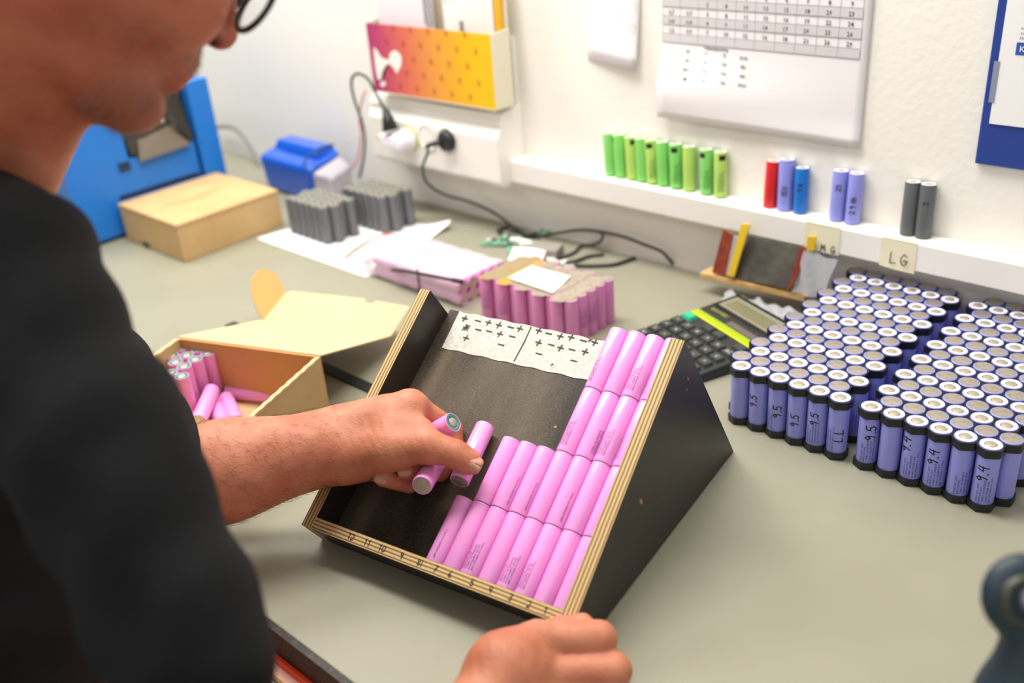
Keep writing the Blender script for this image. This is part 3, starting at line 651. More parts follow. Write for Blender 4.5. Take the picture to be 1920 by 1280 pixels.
# black plug with looping cable
bp = empty('cable_connector', (0, 0, 0), 'black tapered plug pushed into the white adapter, its cable looping over', 'plug')
b = MB(); b.tube([Y(722, 205, 236), Y(727, 222, 234), Y(733, 244, 232)], [5.5, 10, 15], 10); b.build('plug_body', m_dark, bp)
b = MB(); b.tube(curve_pts([Y(723, 208, 236), Y(705, 175, 236), Y(690, 148, 236), Y(670, 138, 238), Y(659, 152, 240), Y(664, 185, 245), Y(679, 230, 250), Y(684, 265, 258), Y(681, 300, 275), Y(674, 333, 285)]), 2.5, 8); b.build('cable', m_cable, bp)
cable('black_cable', [Zp(955, 432, 3), Zp(975, 436, 4), Zp(990, 440, 9), Y(1015, 442, 300), Y(1045, 437, 298), Y(1090, 431, 304), Y(1130, 435, 306), Y(1170, 444, 306), Y(1205, 457, 304), Y(1238, 470, 306), Y(1252, 483, 306), Zp(1262, 495, 2.6)], 2.4, m_cable, 'long thin black cable arching along the wall above the bench')
cable('lead_wire', [Zp(1056, 497, 4), Zp(1085, 498, 3.2), Zp(1120, 498, 3), Zp(1155, 495, 3), Zp(1191, 483, 3)], 3, m_cable, 'thick black lead with free end on the bench, right of the boards')
cable('lead_wire', [Zp(1062, 492, 8), Zp(1082, 488, 4), Zp(1105, 480, 3), Zp(1132, 477, 3)], 2.6, m_cable, 'short black lead with blunt end beside the thick lead')
cable('lead_wire', [Zp(1040, 487, 4), Zp(1062, 480, 3), Zp(1078, 472, 3), Zp(1090, 461, 3), Zp(1110, 459, 6), Y(1126, 452, 296), Y(1130, 440, 302), Y(1124, 433, 304)], 2.4, m_cable, 'black lead looping up to the cable by the wall')
cable('lead_wire', [Zp(952, 425, 3), Zp(934, 433, 3), Zp(950, 442, 3), Zp(974, 448, 3), Zp(992, 440, 6), Zp(1005, 437, 6)], 3, m_cable, 'black wire bent into a triangle behind the circuit boards')
cable('red_wire', [Zp(646, 484, 2), Zp(665, 468, 4), Zp(690, 452, 6), Zp(715, 442, 8), Zp(738, 438, 10)], 2, mat('orange_red_wire', '#F0654A', .4), 'orange-red wire lying across the white sheet', 'wire')
cable('thin_red_wire', [Y(640, 322, 250), Y(655, 318, 250), Y(670, 300, 255), Y(677, 260, 262), Y(674, 215, 262), Y(680, 185, 262), Y(686, 170, 262)], 1.7, mat('pink_red_wire', '#D9777A', .4), 'thin red wire running up past the looping cable', 'wire')
cable('pale_wire', [Y(632, 300, 248), Y(642, 276, 255), Y(662, 258, 260), Y(684, 252, 262)], 1.2, mat('pale_green_wire', '#D6D8C2', .5), 'thin pale wire from the blue pack to the socket box', 'wire')
cable('grey_cable', [Y(396, 240, 300), Y(420, 237, 300), Y(440, 241, 296), Y(460, 262, 290), Y(478, 292, 285), Y(490, 318, 280)], 4.2, mat('grey_cable', '#7E817C', .5), 'thick grey cable curving down behind the blue wrapped pack')
# ============================================================ CIRCUIT BOARDS PILE
m_pcb = mat('green_pcb', '#4E8F6C', .5, col2='#7FB295', scale=250, contrast=(.45, .55))
for k, (u, v, a, sx_, sy_, m_, lb_) in enumerate(((930, 455, .5, 46, 26, m_pcb, 'green circuit board nearest the pink wrapped pack'), (960, 448, -.3, 50, 24, m_pcb, 'green circuit board in the middle of the pile'), (1012, 438, .2, 34, 16, m_pcb, 'small green circuit board against the wall'), (975, 466, .9, 44, 30, m_pcb, 'green circuit board under the white connectors'))):
    c = on_z(u, v, 2); rt = empty('circuit_board', (c[0], c[1], .3+k*.5), lb_, 'circuit board'); rt.rotation_euler = (0, -.06-.04*k, a)
    b = MB(); b.box((-sx_/2, -sy_/2, 2), (sx_/2, sy_/2, 3.6)); b.build('board', m_, rt)
    for q in range(7):
        x, y = random.uniform(-.42, .35)*sx_, random.uniform(-.42, .3)*sy_; s_ = random.uniform(2, 5)
        b = MB(); b.box((x, y, 3.6), (x+s_*1.4, y+s_, 3.6+random.uniform(1.2, 4))); b.build('component', [m_dark, m_white, m_cap][q % 3], rt)
for k, (u, v, a, s3, m_, lb_) in enumerate(((975, 455, .4, (34, 9, 7), m_white, 'white flat connector lying on the boards'), (990, 462, 1.0, (30, 8, 8), m_white, 'white connector lying slanted on the boards'))):
    c = on_z(u, v, 6); b = MB(); b.box((-s3[0]/2, -s3[1]/2, 0), (s3[0]/2, s3[1]/2, s3[2])); o = b.build('connector', m_); o.location = Vector((c[0], c[1], 5.5))*.001; o.rotation_euler = (0, .1, a); bevel(o, 1); tag(o, lb_, 'connector')
c = on_z(1022, 470, 8); b = MB(); b.box((-26, -17, 0), (26, 17, 16)); b.box((-26, -20, 0), (18, -17, 5), 1); o = b.build('battery_module', [mat('grey_sleeve', '#99938A', .5), m_dark]); o.location = Vector((c[0], c[1], .5))*.001; o.rotation_euler = (0, 0, .35); bevel(o, 2); tag(o, 'small grey sleeved module among the cables by the wall', 'module')
c = on_z(988, 478, 22); b = MB(); b.grid(lambda a, q: (-26+52*a, -17+34*q, 2.5*math.sin(a*3)), 8, 3); o = b.build('paper_tag', mat('tag_paper', '#EDEBDD', .7)); o.location = Vector((c[0], c[1], 21))*.001; o.rotation_euler = (.25, .1, .5); tag(o, 'bent white paper tag lying on the circuit board pile', 'tag')
for k, (u, v) in enumerate(((1035, 487), (1062, 494))):
    c = on_z(u, v, 4); b = MB(); b.box((-15, -7, 0), (15, 7, 5)); o = b.build('crimp_label', mat('pale_label', '#DAD6D2', .5)); o.location = Vector((c[0], c[1], .3))*.001; o.rotation_euler = (0, 0, -.5); bevel(o, .8)
    tag(o, ('pale label on the leads behind the pink pack, left one' if k == 0 else 'pale label where the two black leads begin'), 'label')
# ============================================================ PINK CELL PACK WITH STRIPS
pm = cell_meshes(9.3, 64, m_pink_d, m_gring)
pks = print_mesh(9.3, 18, LINES, 2.2, 2.7, mat('pack_print', '#8A3E86', .5))
root = empty('pink_battery_pack', (0, 0, 0), 'block of upright pink cells with nickel strips and a white note on top', 'battery pack')
x0, y0, dx, dy = -418, 27, 16.1, 18.9
for k in range(10):
    for j in range(5):
        x = x0+k*dx; y = y0+j*dy+(dy/2 if k % 2 else 0)
        o = link('battery_cell', pm[0], root, Matrix.Translation((x*.001, y*.001, .0005)))
        up = k % 2 == 0 or k == 9
        link('base_plate', pm[3], o, Matrix.Translation((0, 0, .0640)) @ Matrix.Rotation(math.pi, 4, 'X'))
        if (k == 9 and j in (1, 2)) or (j == 0 and k in (0, 2)): link('printed_text', pks, o, Matrix.Rotation(math.radians(10 if k == 9 else -30), 4, 'Z'))
m_kap = mat('kapton', '#B99248', .35)
for k in range(0, 10):
    b = MB(); xc = x0+k*dx; ys = y0+(dy/2 if k % 2 else 0)
    if k < 9 and k % 2 == 0: wd, xo = 11.5, 3.5
    elif k == 9: wd, xo = 3.6, 0
    else: wd, xo = 7.2, 0
    pts = []
    for t in range(13): a = math.pi+math.pi*t/12; pts.append((xc+xo+wd*math.cos(a), ys+wd*.75*math.sin(a)))
    ye = ys+4*dy
    for t in range(13): a = math.pi*t/12; pts.append((xc+xo+wd*math.cos(a), ye+wd*.75*math.sin(a)))
    b.add([(p[0], p[1], 64.7+(k % 2)*.1) for p in pts], [tuple(range(len(pts)))]); b.add([(p[0], p[1], 64.4) for p in pts], [tuple(range(len(pts)))[::-1]])
    n = len(pts); b.add([(p[0], p[1], 64.4) for p in pts]+[(p[0], p[1], 64.7) for p in pts], [(i, (i+1) % n, (i+1) % n+n, i+n) for i in range(n)])
    o = b.build('nickel_strip', m_kap if k == 2 else mat('tinted_nickel', '#A39A7A', .4, metal=.4, col2='#C08A40', scale=90, contrast=(.5, .7)) if k < 2 else m_nick, root)
    b = MB()
    for j in range(5): b.lathe([(1.5, .05), (1.2, .5), (0, .5)], 8, c=(xc+xo, ys+j*dy, 64.8))
    b.build('weld_dimples', m_pink_d if k > 2 else m_kap, o)
b = MB(); q = [(-386, 38), (-386, 88), (-316, 88), (-302, 34)]
b.grid(lambda a, c: tuple(((np.array(q[0])*(1-a)+np.array(q[3])*a)*(1-c)+(np.array(q[1])*(1-a)+np.array(q[2])*a)*c).tolist())+(66.4+.8*math.sin(a*5)*math.sin(c*4),), 10, 8)
nt = b.build('paper_note', mat('note_white', '#E6E4D4', .6)); tag(nt, 'white paper note with faint writing on top of the pink pack', 'note')
b = MB(); put_text(b, '40s  4', 8, lambda x, y, h: (-372+x, 66+y-x*.1, 67.6+h)); b.build('faint_writing', mat('faint_ink', '#A9ACA2', .7), nt)
# ============================================================ WRAPPED PINK PACK (lying cells)
root = empty('wrapped_battery_pack', (0, 0, 0), 'pink cell pack shrink-wrapped in clear film lying on the bench', 'battery pack')
wm = cell_meshes(9.3, 64, m_pink, m_gring)
for lay in range(2):
    for j in range(5):
        for k in range(3):
            p = (-672+k*65, 40+j*18.8, 10+lay*18.7)
            o = link('battery_cell', wm[0], root, frame(p, (0, 1, 0), (0, 0, 1), (1, 0, 0)))
            if k == 2: link('base_plate', wm[3], o, Matrix.Translation((0, 0, .064)) @ Matrix.Rotation(math.pi, 4, 'X'))
m_wrap = mat('shrink_film', '#F0E0EA', .2, alpha=.55, bump=1.2, bscale=70)
b = MB()
def wrapf(a, c):
    # closed loop around the x axis, superellipse section with wrinkles
    t = 2*math.pi*c; e_ = .28; cy, sz = math.cos(t), math.sin(t)
    y = 78+51*abs(cy)**e_*(1 if cy > 0 else -1); z = 21+20.5*abs(sz)**e_*(1 if sz > 0 else -1)
    x = -676+200*a; wv = .9*math.sin(a*40+t*3)+.6*math.sin(a*17-t*5)
    return (x, y+wv*.4, max(.6, z+wv*.5))
b.grid(wrapf, 40, 48); b.build('clear_film', m_wrap, root)
b = MB()
b.grid(lambda a, c: (-676-26*a-6*math.sin(c*6)*a, 30+90*c+4*math.sin(a*9), 36-30*a+4*math.sin(c*9+a*4)*a), 12, 16)
b.grid(lambda a, c: (-676-20*a, 27+6*math.sin(a*4), 40*c*(1-.55*a)+1), 8, 6); b.build('film_flap', m_wrap, root)
b = MB(); b.tube(curve_pts([Y(735, 506, 24), Y(760, 508, 22), Y(800, 515, 22), Y(835, 522, 22), Y(866, 528, 24)]), [2.6+1.2*(i > 20) for i in range(25)], 8); b.build('black_lead', m_cable, root)
b = MB(); b.tube(curve_pts([(-560, 26, 43), (-560, 25, 34), (-560, 25.5, 20), (-561, 25.5, 4)]), 1.3, 6); b.build('cable_tie', m_dark, root)
b = MB(); put_text(b, '3 0 4', 9, lambda x, y, h: (-620+x, 84+y-x*.15, 42.6+h)); put_text(b, '5  1', 8, lambda x, y, h: (-590+x, 62+y-x*.15, 42.6+h)); b.build('faint_writing', mat('faint_ink2', '#B79FB0', .7), root)
# ============================================================ GREY CELL PACKS on a white sheet
gmesh = cell_meshes(9.25, 65, mat('grey_sleeve_dark', '#67676A', .4), m_gring)
for ox, oy, lb_ in ((-948.5, 82, 'grey cylindrical cell block nearer the cardboard box'), (-900, 171, 'grey cylindrical cell block nearer the wall and sockets')):
    root = empty('grey_battery_pack', (ox, oy, 0), lb_, 'battery pack', 'pair of grey cell blocks on the sheet')
    for j in range(4):
        for i in range(6):
            o = link('battery_cell', gmesh[0], root, Matrix.Translation(((i*18.7+(9.35 if j % 2 else 0))*.001, j*16.4*.001, .0012)))
            link('base_plate', gmesh[3], o, Matrix.Translation((0, 0, .065)) @ Matrix.Rotation(math.pi, 4, 'X'))
    for j in range(4):
        b = MB(); xs_ = 9.35*(j % 2); b.box((-6+xs_, j*16.4-4.5, 66.1), (5*18.7+6+xs_, j*16.4+4.5, 66.5)); b.build('nickel_strip', mat('dull_nickel', '#9A9A90', .5, metal=.3, col2='#77786F', scale=120), root)
def shf(a, c):
    P00, P10, P11, P01 = np.array([-988, 24, 0]), np.array([-684, 22, 0]), np.array([-722, 246, 0]), np.array([-958, 190, 0])
    p = (P00*(1-a)+P10*a)*(1-c)+(P01*(1-a)+P11*a)*c
    k = max(0, a+c-1.72)/.28; return (p[0]+4*math.sin(c*14)*(a > .99), p[1], .5+.25*math.sin(a*9)*math.sin(c*7)**2+16*k*k)
b = MB(); b.grid(shf, 30, 24); o = b.build('paper_sheet', mat('sheet_white', '#F3F3F4', .7)); tag(o, 'white printed sheet under the grey cell blocks', 'paper sheet')
b = MB()
for k in range(9): b.box((-965+k*3, 34+k*3.6, 1.0), (-905+k*6-(k % 3)*9, 35.2+k*3.6, 1.1))
b.box((-800, 60, 1.0), (-720, 63, 1.1)); b.build('printed_lines', mat('faint_grey_print', '#B9BABE', .8), o)
# ============================================================ BLUE WRAPPED PACK
root = empty('blue_battery_pack', (-1108, 222, 0), 'bright blue shrink-wrapped battery pack by the wall', 'battery pack'); root.rotation_euler = (0, 0, -.05)
b = MB(); b.hexa([(-98, -26, 2), (70, -28, 2), (74, 40, 2), (-98, 40, 2), (-106, -30, 70), (78, -32, 74), (80, 44, 92), (-100, 44, 92)]); o = b.build('blue_wrap', mat('blue_film', '#0A55C4', .25, coat=.3), root); fixn(o); bevel(o, 9, 3)
b = MB(); b.hexa([(-92, 0, 78), (62, -2, 82), (64, 44, 90), (-90, 44, 90), (-86, 8, 97), (56, 6, 100), (58, 42, 100), (-86, 42, 97)]); o = b.build('folded_wrap', mat('blue_film', ''), root); fixn(o); bevel(o, 4, 3)
b = MB(); b.tube([(60, -34, 74), (62, -20, 92), (62, 10, 101), (62, 40, 101)], 1.6, 6); b.build('black_band', m_dark, root)
b = MB(); b.hexa([(76, -26, 2), (118, -14, 2), (118, 36, 2), (76, 40, 2), (80, -28, 66), (116, -8, 56), (118, 34, 70), (80, 40, 84)]); o = b.build('clear_end_wrap', mat('milky_film', '#B4B0C4', .3, alpha=.75, col2='#D4CCC0', scale=50), root); fixn(o); bevel(o, 5, 3)
# ============================================================ CARDBOARD BOX, CLOSED
root = empty('cardboard_box', (-1198, -112, 0), 'closed brown cardboard box beside the blue machine', 'box')
b = MB(); b.box((0, 0, .3), (199, 203, 66)); o = b.build('box_body', m_card, root); bevel(o, 1.5)
b = MB(); b.box((-1.2, -1.2, 62), (200.2, 204.2, 68)); bevel(b.build('lid', m_card, root), 1.2)
b = MB(); b.box((60, -1.3, 0), (82, -.2, 9)); b.build('tuck_slot', m_dark, root)
b = MB(); put_text(b, 'BATTERY CELLS', 11, lambda x, y, h: (62-y, 28+x, 68.1+h)); put_text(b, 'HANDLE WITH CARE', 9, lambda x, y, h: (84-y, 28+x, 68.1+h)); 
b = MB(); b.box((92, 40, 68.02), (97, 150, 68.1)); b.box((104, 60, 68.02), (107, 130, 68.1)); b.build('faint_print', mat('faint_brown', '#A9864C', .8), root)
# ============================================================ BLUE MACHINE
m_mach = mat('machine_blue', '#1B74CE', .38)
root = empty('blue_machine', (-1210, -185, 0), 'blue bench machine with dark opening behind the man\'s chin', 'machine')
b = MB(); b.box((-290, 0, 8), (0, 250, 135)); b.box((-290, 0, 135), (0, 118, 214)); b.box((-290, 118, 135), (-120, 250, 225)); o = b.build('housing', m_mach, root)
b = MB(); b.box((-290, 256, 0), (8, 300, 243)); bevel(b.build('side_fin', m_mach, root), 1.5)
b = MB(); b.hexa([(-60, 124, 150), (2, 124, 140), (2, 250, 137), (-60, 250, 150), (-80, 124, 235), (-20, 124, 225), (-20, 250, 240), (-80, 250, 240)]); fixn(b.build('dark_hood', mat('machine_dark', '#2E2921', .5), root))
b = MB(); b.hexa([(-10, 134, 132), (10, 134, 128), (10, 236, 132), (-10, 236, 136), (-22, 150, 178), (-8, 150, 176), (-8, 222, 180), (-22, 222, 182)]); fixn(b.build('metal_chute', mat('dull_steel', '#7B7264', .35, metal=.6), root))
b = MB(); b.lathe([(5, 0), (5, 6), (0, 6)], 12, X=lambda p: (-2+p[2], 196+p[0], 186+p[1])); b.build('round_knob', m_cap, root)
b = MB(); b.tube([(4, 212, 188), (6, 226, 160), (4, 238, 140)], 3, 6); b.build('black_lever', m_dark, root)
b = MB(); b.box((-30, 190, 236), (-6, 254, 243)); b.build('yellow_strip', mat('bright_yellow', '#E6E02A', .5), root)
b = MB(); b.box((0, 96, 118), (3, 118, 122)); b.box((0, 96, 126), (3, 118, 132)); b.build('vent_slot', m_dark, root)
b = MB(); b.box((0, 84, 70), (1.5, 246, 76)); b.build('dark_seam', m_dark, root)
b = MB(); b.box((-290, 4, 0), (-4, 296, 8)); b.build('rubber_base', m_dark, root)
# ============================================================ OPEN CARDBOARD BOX WITH CELLS
bu, bv = np.array([-.932, -.363]), np.array([.356, -.934])
bang = math.atan2(.363, .932)
root = empty('open_cardboard_box', (-394, -272, 0), 'open cardboard box with raised lid, half full of pink cells', 'box')
root.rotation_euler = (0, 0, bang)       # local: -x to the left wall, -y to the front
BW, BD, BH = 206, 196, 80
b = MB(); b.box((-BW, -BD, .3), (0, 0, 2.3)); b.build('bottom', m_cardin, root)
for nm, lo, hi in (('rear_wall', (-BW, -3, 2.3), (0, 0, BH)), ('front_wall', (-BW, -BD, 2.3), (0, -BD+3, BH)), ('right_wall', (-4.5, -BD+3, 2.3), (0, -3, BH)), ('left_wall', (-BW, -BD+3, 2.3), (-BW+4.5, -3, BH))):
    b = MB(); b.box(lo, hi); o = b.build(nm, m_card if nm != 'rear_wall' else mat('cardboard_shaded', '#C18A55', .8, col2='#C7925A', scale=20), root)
    if nm in ('right_wall', 'left_wall'):
        e_ = MB(); x = lo[0]
        V = []
        for k in range(41):
            y = -3-(BD-6)*k/40; z = BH+1.2*abs(math.sin(k*.9)); V += [(x-.3, y, z), (x+4.9, y, z)]
        e_.add(V, [(2*k, 2*k+1, 2*k+3, 2*k+2) for k in range(40)]); e_.box((x-.3, -BD+3, BH-2), (x+4.9, -3, BH+.1)); e_.build('folded_edge', m_cardin, o)
th = math.radians(-19); LDp = 170
def lidp(x, s, t=0, a0=th):  # s outward from the hinge
    return (x, s*math.cos(a0)-t*math.sin(a0), BH+s*math.sin(a0)+t*math.cos(a0))
b = MB(); b.hexa([lidp(-BW, 0), lidp(0, 0), lidp(0, LDp), lidp(-BW, LDp), lidp(-BW, 0, 1.6), lidp(0, 0, 1.6), lidp(0, LDp, 1.6), lidp(-BW, LDp, 1.6)]); lid = b.build('lid', mat('cardboard_light', '#D9BC8A', .8, col2='#DDC190', scale=12), root)
e0 = np.array(lidp(0, LDp)); a2 = math.radians(17)
def fl(x, s, t=0): return (x, e0[1]+s*math.cos(a2)-t*math.sin(a2), e0[2]+s*math.sin(a2)+t*math.cos(a2))
pl_ = [(-BW+4, 0), (0, 0), (2, 58), (-52, 62), (-54, 56), (-66, 56), (-70, 64), (-BW+16, 64), (-BW+8, 56)]
b = MB(); b.prism(pl_, lambda p, a: fl(p[0], p[1], a), 0, 1.6); fixn(b.build('tuck_flap', mat('cardboard_light', ''), lid))
b = MB()
def earp(sx, t, a):
    q0, q1 = np.array(fl(-BW+4, 2)), np.array(fl(-BW+8, 56)); d = np.array([-.52, .05, .85]); return tuple(q0*(1-sx)+q1*sx+d*t+np.array([a, 0, a*.6]))
b.prism([(0, 0), (1, 0), (1.12, 14), (1.12, 30), (.98, 44), (.72, 53), (.42, 52), (.18, 42), (.03, 26), (-.03, 10)], lambda p, a: earp(p[0], p[1], a), 0, 1.6); o = fixn(b.build('round_ear', mat('cardboard_ear', '#CDA668', .8), lid))
# dark straight edge lying under the box
p0, p1 = on_z(432, 608, 2), on_z(712, 738, 2); d_ = (p1-p0)/np.linalg.norm(p1-p0); nn = np.array([-d_[1], d_[0], 0])
P_a, P_b = np.array([-722, -196, 0]), np.array([-390, -205, 0])
b = MB(); b.box((-720, -212, .2), (-372, -196, 3)); o = b.build('black_ruler', m_dark); tag(o, 'flat black straight bar lying on the bench under the box lid', 'bar')
# cells in the open box
pb = cell_meshes(9.3, 65, m_pink_d, m_gring); pb2 = cell_meshes(9.3, 65, m_pink, m_gring)
def on_box(x, y, z=0):
    return np.array([-394+x*math.cos(bang)-y*math.sin(bang), -272+x*math.sin(bang)+y*math.cos(bang), z])
spots = [(340, 655), (372, 657), (322, 669), (349, 667), (388, 663), (331, 678), (363, 672), (342, 687), (330, 696), (340, 707)]
nm_ = ['at the rear left', 'at the back by the rear wall', 'nearest the left wall', 'in the middle of the rear rows', 'at the right end by the cardboard wall', 'second from the left edge', 'in the middle with its ring facing up', 'in front of the middle ones', 'half hidden by the sleeve', 'frontmost of the standing group']
used_ = []
for k, (u, v) in enumerate(spots):
    c = on_z(u, v-3, 67.5)
    for q in used_:
        dd = c-q
        if np.linalg.norm(dd) < 18.8: c = q+dd/np.linalg.norm(dd)*18.8
    used_.append(c)
    o = put_cell(pb, Matrix.Translation((c[0]*.001, c[1]*.001, .0026))); tag(o, 'upright pink cell in the open box, '+nm_[k], 'battery', 'upright pink cells in the open box')
def lie(pa, qa, za, zb, lb_, m=pb2):
    a = on_z(pa[0], pa[1], za); c = on_z(qa[0], qa[1], zb); d = c-a; d /= np.linalg.norm(d); o = put_cell(m, axis_frame(a, a+d)); tag(o, lb_, 'battery', 'loose pink cells in the open box')
lie((427, 733), (508, 741), 12, 12, 'pink cell lying by the rear wall of the open box')
lie((444, 791), (423, 744), 12, 12, 'pink cell lying beside the box wall, dark end toward the camera')
lie((419, 801), (404, 762), 12, 12, 'pink cell lying left of another, dark end toward the arm')
lie((372, 790), (395, 737), 26, 30, 'pink cell leaning on the loose ones near the sleeve')
lie((391, 806), (372, 790), 12, 12, 'pink cell mostly hidden, only its blunt end showing by the sleeve')
# ============================================================ CALCULATOR
ca = math.radians(-21.5)
root = empty('desk_calculator', (-169.9, 253.1, 0), 'black desk calculator with yellow-green stripes, in front of the sanding block', 'calculator'); root.rotation_euler = (0, 0, ca)
top = lambda l: 22.5-l*.062
m_calc = mat('calculator_black', '#2B2D2A', .45)
b = MB(); b.hexa([(18, -205, .3), (162, -205, .3), (162, 0, .3), (18, 0, .3), (20, -203, top(203)), (160, -203, top(203)), (160, -2, top(2)), (20, -2, top(2))]); o = b.build('case', m_calc, root); bevel(o, 2.5, 3)
def cbox(w0, w1, l0, l1, h0, h1, name, m, par=None, bv_=0):
    b = MB(); b.hexa([(w0, -l1, top(l1)+h0), (w1, -l1, top(l1)+h0), (w1, -l0, top(l0)+h0), (w0, -l0, top(l0)+h0), (w0+bv_, -l1+bv_, top(l1)+h1), (w1-bv_, -l1+bv_, top(l1)+h1), (w1-bv_, -l0-bv_, top(l0)+h1), (w0+bv_, -l0-bv_, top(l0)+h1)])
    return b.build(name, m, par or root)
cbox(24, 156, 3, 46, 0, .7, 'display_bezel', mat('bezel_black', '#1A1B1A', .3))
dsp = cbox(29, 140, 9, 40, .6, 1.0, 'display_frame', mat('lcd_frame', '#8E8C78', .4)); cbox(36, 134, 15, 36, .9, 1.2, 'lcd', mat('lcd_green', '#7C775A', .25), dsp)
cbox(78, 150, 55, 65, 0, .5, 'solar_panel', mat('solar_brown', '#6A5F58', .3))
for l0, l1, c_ in ((67, 69.4, '#9DB51C'), (69.8, 72.2, '#A7BF12'), (72.6, 75, '#B2C80E'), (76.2, 80, '#D3DC08')): cbox(22, 158, l0, l1, .1, .45, 'colour_stripe', mat('stripe_'+c_[1:], c_, .5))
b = MB(); put_text(b, 'Q-LOGIC', 6, lambda x, y, h: (32+x, -55+y, top(55-y)+.3+h)); b.build('yellow_lettering', mat('logo_yellow', '#C7CB3A', .5), root)
legend = [['', 'MC', 'MR', 'M-', 'M+', '+/-'], ['>', '7', '8', '9', '%', 'AC'], ['<', '4', '5', '6', 'x', 'C'], ['0', '1', '2', '3', '-', '+'], ['00', '0', '.', '=', '+', '='], ['M', '0', '.', '=', '+', '-']]
for r_ in range(6):
    for c_ in range(6):
        if r_ == 0 and c_ in (1, 4): continue
        w0, l0 = 24.5+c_*21.8, 84+r_*17.6
        k = cbox(w0, w0+19, l0, l0+14 if not (r_ == 0 and c_ == 0) else l0+13, .1, 4.2, 'key', mat('key_green', '#2BB58A', .5) if (r_ == 0 and c_ == 0) else mat('key_black', '#3A3C38', .5), None, 1.6)
        if legend[r_][c_] and r_ > 0:
            b = MB(); t_ = legend[r_][c_]; put_text(b, t_, 5.5, lambda x, y, h: (w0+9.5+x, -(l0+9.5)+y, top(l0+9.5-y)+4.25+h), 0, 0, 0, True); b.build('key_legend', mat('legend_white', '#D8D8D2', .6), k)
# ============================================================ SANDING BLOCK ON ITS HOLDER
root = empty('sanding_block_holder', (0, 0, 0), 'upright dark sanding board on a thin wooden strip with rust-red pads', 'sanding board')
m_strip = mat('pale_wood', '#C99A58', .6, col2='#DDB87A', scale=60)
a0, a1 = on_z(1312, 511, 32), on_z(1508, 556, 32); a1[2] = 32; dd = (a1-a0); 
def quadslab(pts, t, name, m, par, dirn=(0, 1, 0)):
    d = np.array(dirn, float)*t; V = [np.array(p, float) for p in pts]; b = MB(); b.hexa(V+[p+d for p in V]); return fixn(b.build(name, m, par))
quadslab([a0, a1, a1+[2, 28, 0], a0+[2, 28, 0]], -7, 'wooden_strip', m_strip, root, (0, 0, 1))
def pq(lst, yb, yt): # first two points at the bottom plane, last two at the top plane
    return [on_y(*lst[0], yb), on_y(*lst[1], yb), on_y(*lst[2], yt), on_y(*lst[3], yt)]
yb = a0[1]+6
quadslab(pq([(1374, 521), (1479, 541), (1499, 464), (1403, 442)], yb, 276), 3, 'dark_board', mat('sandpaper_dark', '#4A463F', .85, col2='#5E5A50', scale=50, bump=.5, bscale=900), root)
quadslab(pq([(1335, 511), (1360, 517), (1377, 444), (1356, 430)], yb-3, 271), 2.5, 'rust_pad', mat('rust_red', '#7A2C17', .75, col2='#8E3A20', scale=80), root)
quadslab(pq([(1477, 541), (1482, 541), (1518, 472), (1500, 463)], yb-3, 272), 2, 'rust_pad', mat('rust_red', ''), root)
quadslab(pq([(1361, 515), (1368, 516), (1385, 447), (1376, 442)], yb-4, 269), 2, 'grey_felt', mat('grey_felt', '#A3A4A8', .8), root)
quadslab(pq([(1364, 516), (1376, 519), (1405, 421), (1390, 420)], yb-6, 266), 3.5, 'yellow_stick', mat('yellow_paint', '#E3BD26', .5), root)
quadslab(pq([(1512, 470), (1526, 470), (1529, 444), (1514, 443)], 272, 272), 3, 'yellow_stick', mat('yellow_paint', ''), root)
bag = MB()
def bagf(a, c):
    p = on_y(1484+a*60-(a > .5)*0+18*c, 548+12*a-75*c+8*a*c, 262); return (p[0], 262+10*c+3*math.sin(a*9+c*5), max(1, p[2]))
bag.grid(bagf, 14, 14)
def bagf2(a, c): return (-178+116*a+5*math.sin(c*7), 238+36*c+3*math.sin(a*21), 3+11*math.sin(math.pi*c)**.6*(.7+.3*math.sin(a*17))+3*math.sin(a*31+c*9))
bag.grid(bagf2, 40, 10)
o = bag.build('plastic_bag', mat('clear_bag', '#DCDDE2', .22, alpha=.55, bump=.8, bscale=90)); tag(o, 'crumpled clear plastic bag under and beside the sanding board', 'plastic bag')
# ============================================================ DRAWER BELOW THE BENCH
root = empty('drawer_unit', (0, 0, 0), 'orange drawer unit with pale tray below the bench edge', 'cabinet')
for nm, y0, y1, z0_, z1_, c_ in (('red_lip', -536, -531.5, -70, -30, '#F0481C'), ('pale_tray', -546, -536, -70, -36, '#D9A48E'), ('brass_rail', -549, -546, -70, -34, '#8A6420'), ('grey_rail', -554, -549, -70, -36, '#8C8A86'), ('yellow_rail', -557, -554, -70, -36, '#B79A33'), ('orange_front', -640, -557, -90, -44, '#C25B3A')):
    b = MB(); b.box((-420, y0, z0_), (60, y1, z1_)); b.build(nm, mat('drawer_'+nm, c_, .4), root)
# ============================================================ TEAL TOOL NEAR THE CAMERA
def smin(a, b_, k):
    h = np.clip(.5+.5*(b_-a)/k, 0, 1); return b_*(1-h)+a*h-k*h*(1-h)
def sd_cap(P, a, b_, ra, rb):
    a = np.array(a, float); b_ = np.array(b_, float); ba = b_-a; t = np.clip(((P-a) @ ba)/(ba @ ba+1e-9), 0, 1)
    return np.linalg.norm(P-a-t[..., None]*ba, axis=-1)-(ra+(rb-ra)*t)
def sd_ell(P, c, A, r):
    q = (P-np.array(c, float)) @ np.array(A, float).T; r = np.array(r, float)   # rows of A are the axes
    k0 = np.linalg.norm(q/r, axis=-1); k1 = np.linalg.norm(q/(r*r), axis=-1); return k0*(k0-1)/(k1+1e-9)
def sdf(P, prims):
    d = None
    for p in prims:
        if p[0] == 'cap': v = sd_cap(P, *p[1:5]); k = p[5]
        else: v = sd_ell(P, *p[1:4]); k = p[4]
        if d is None: d = v
        elif k < 0: d = -smin(-d, v, -k)
        else: d = smin(d, v, k)
    return d
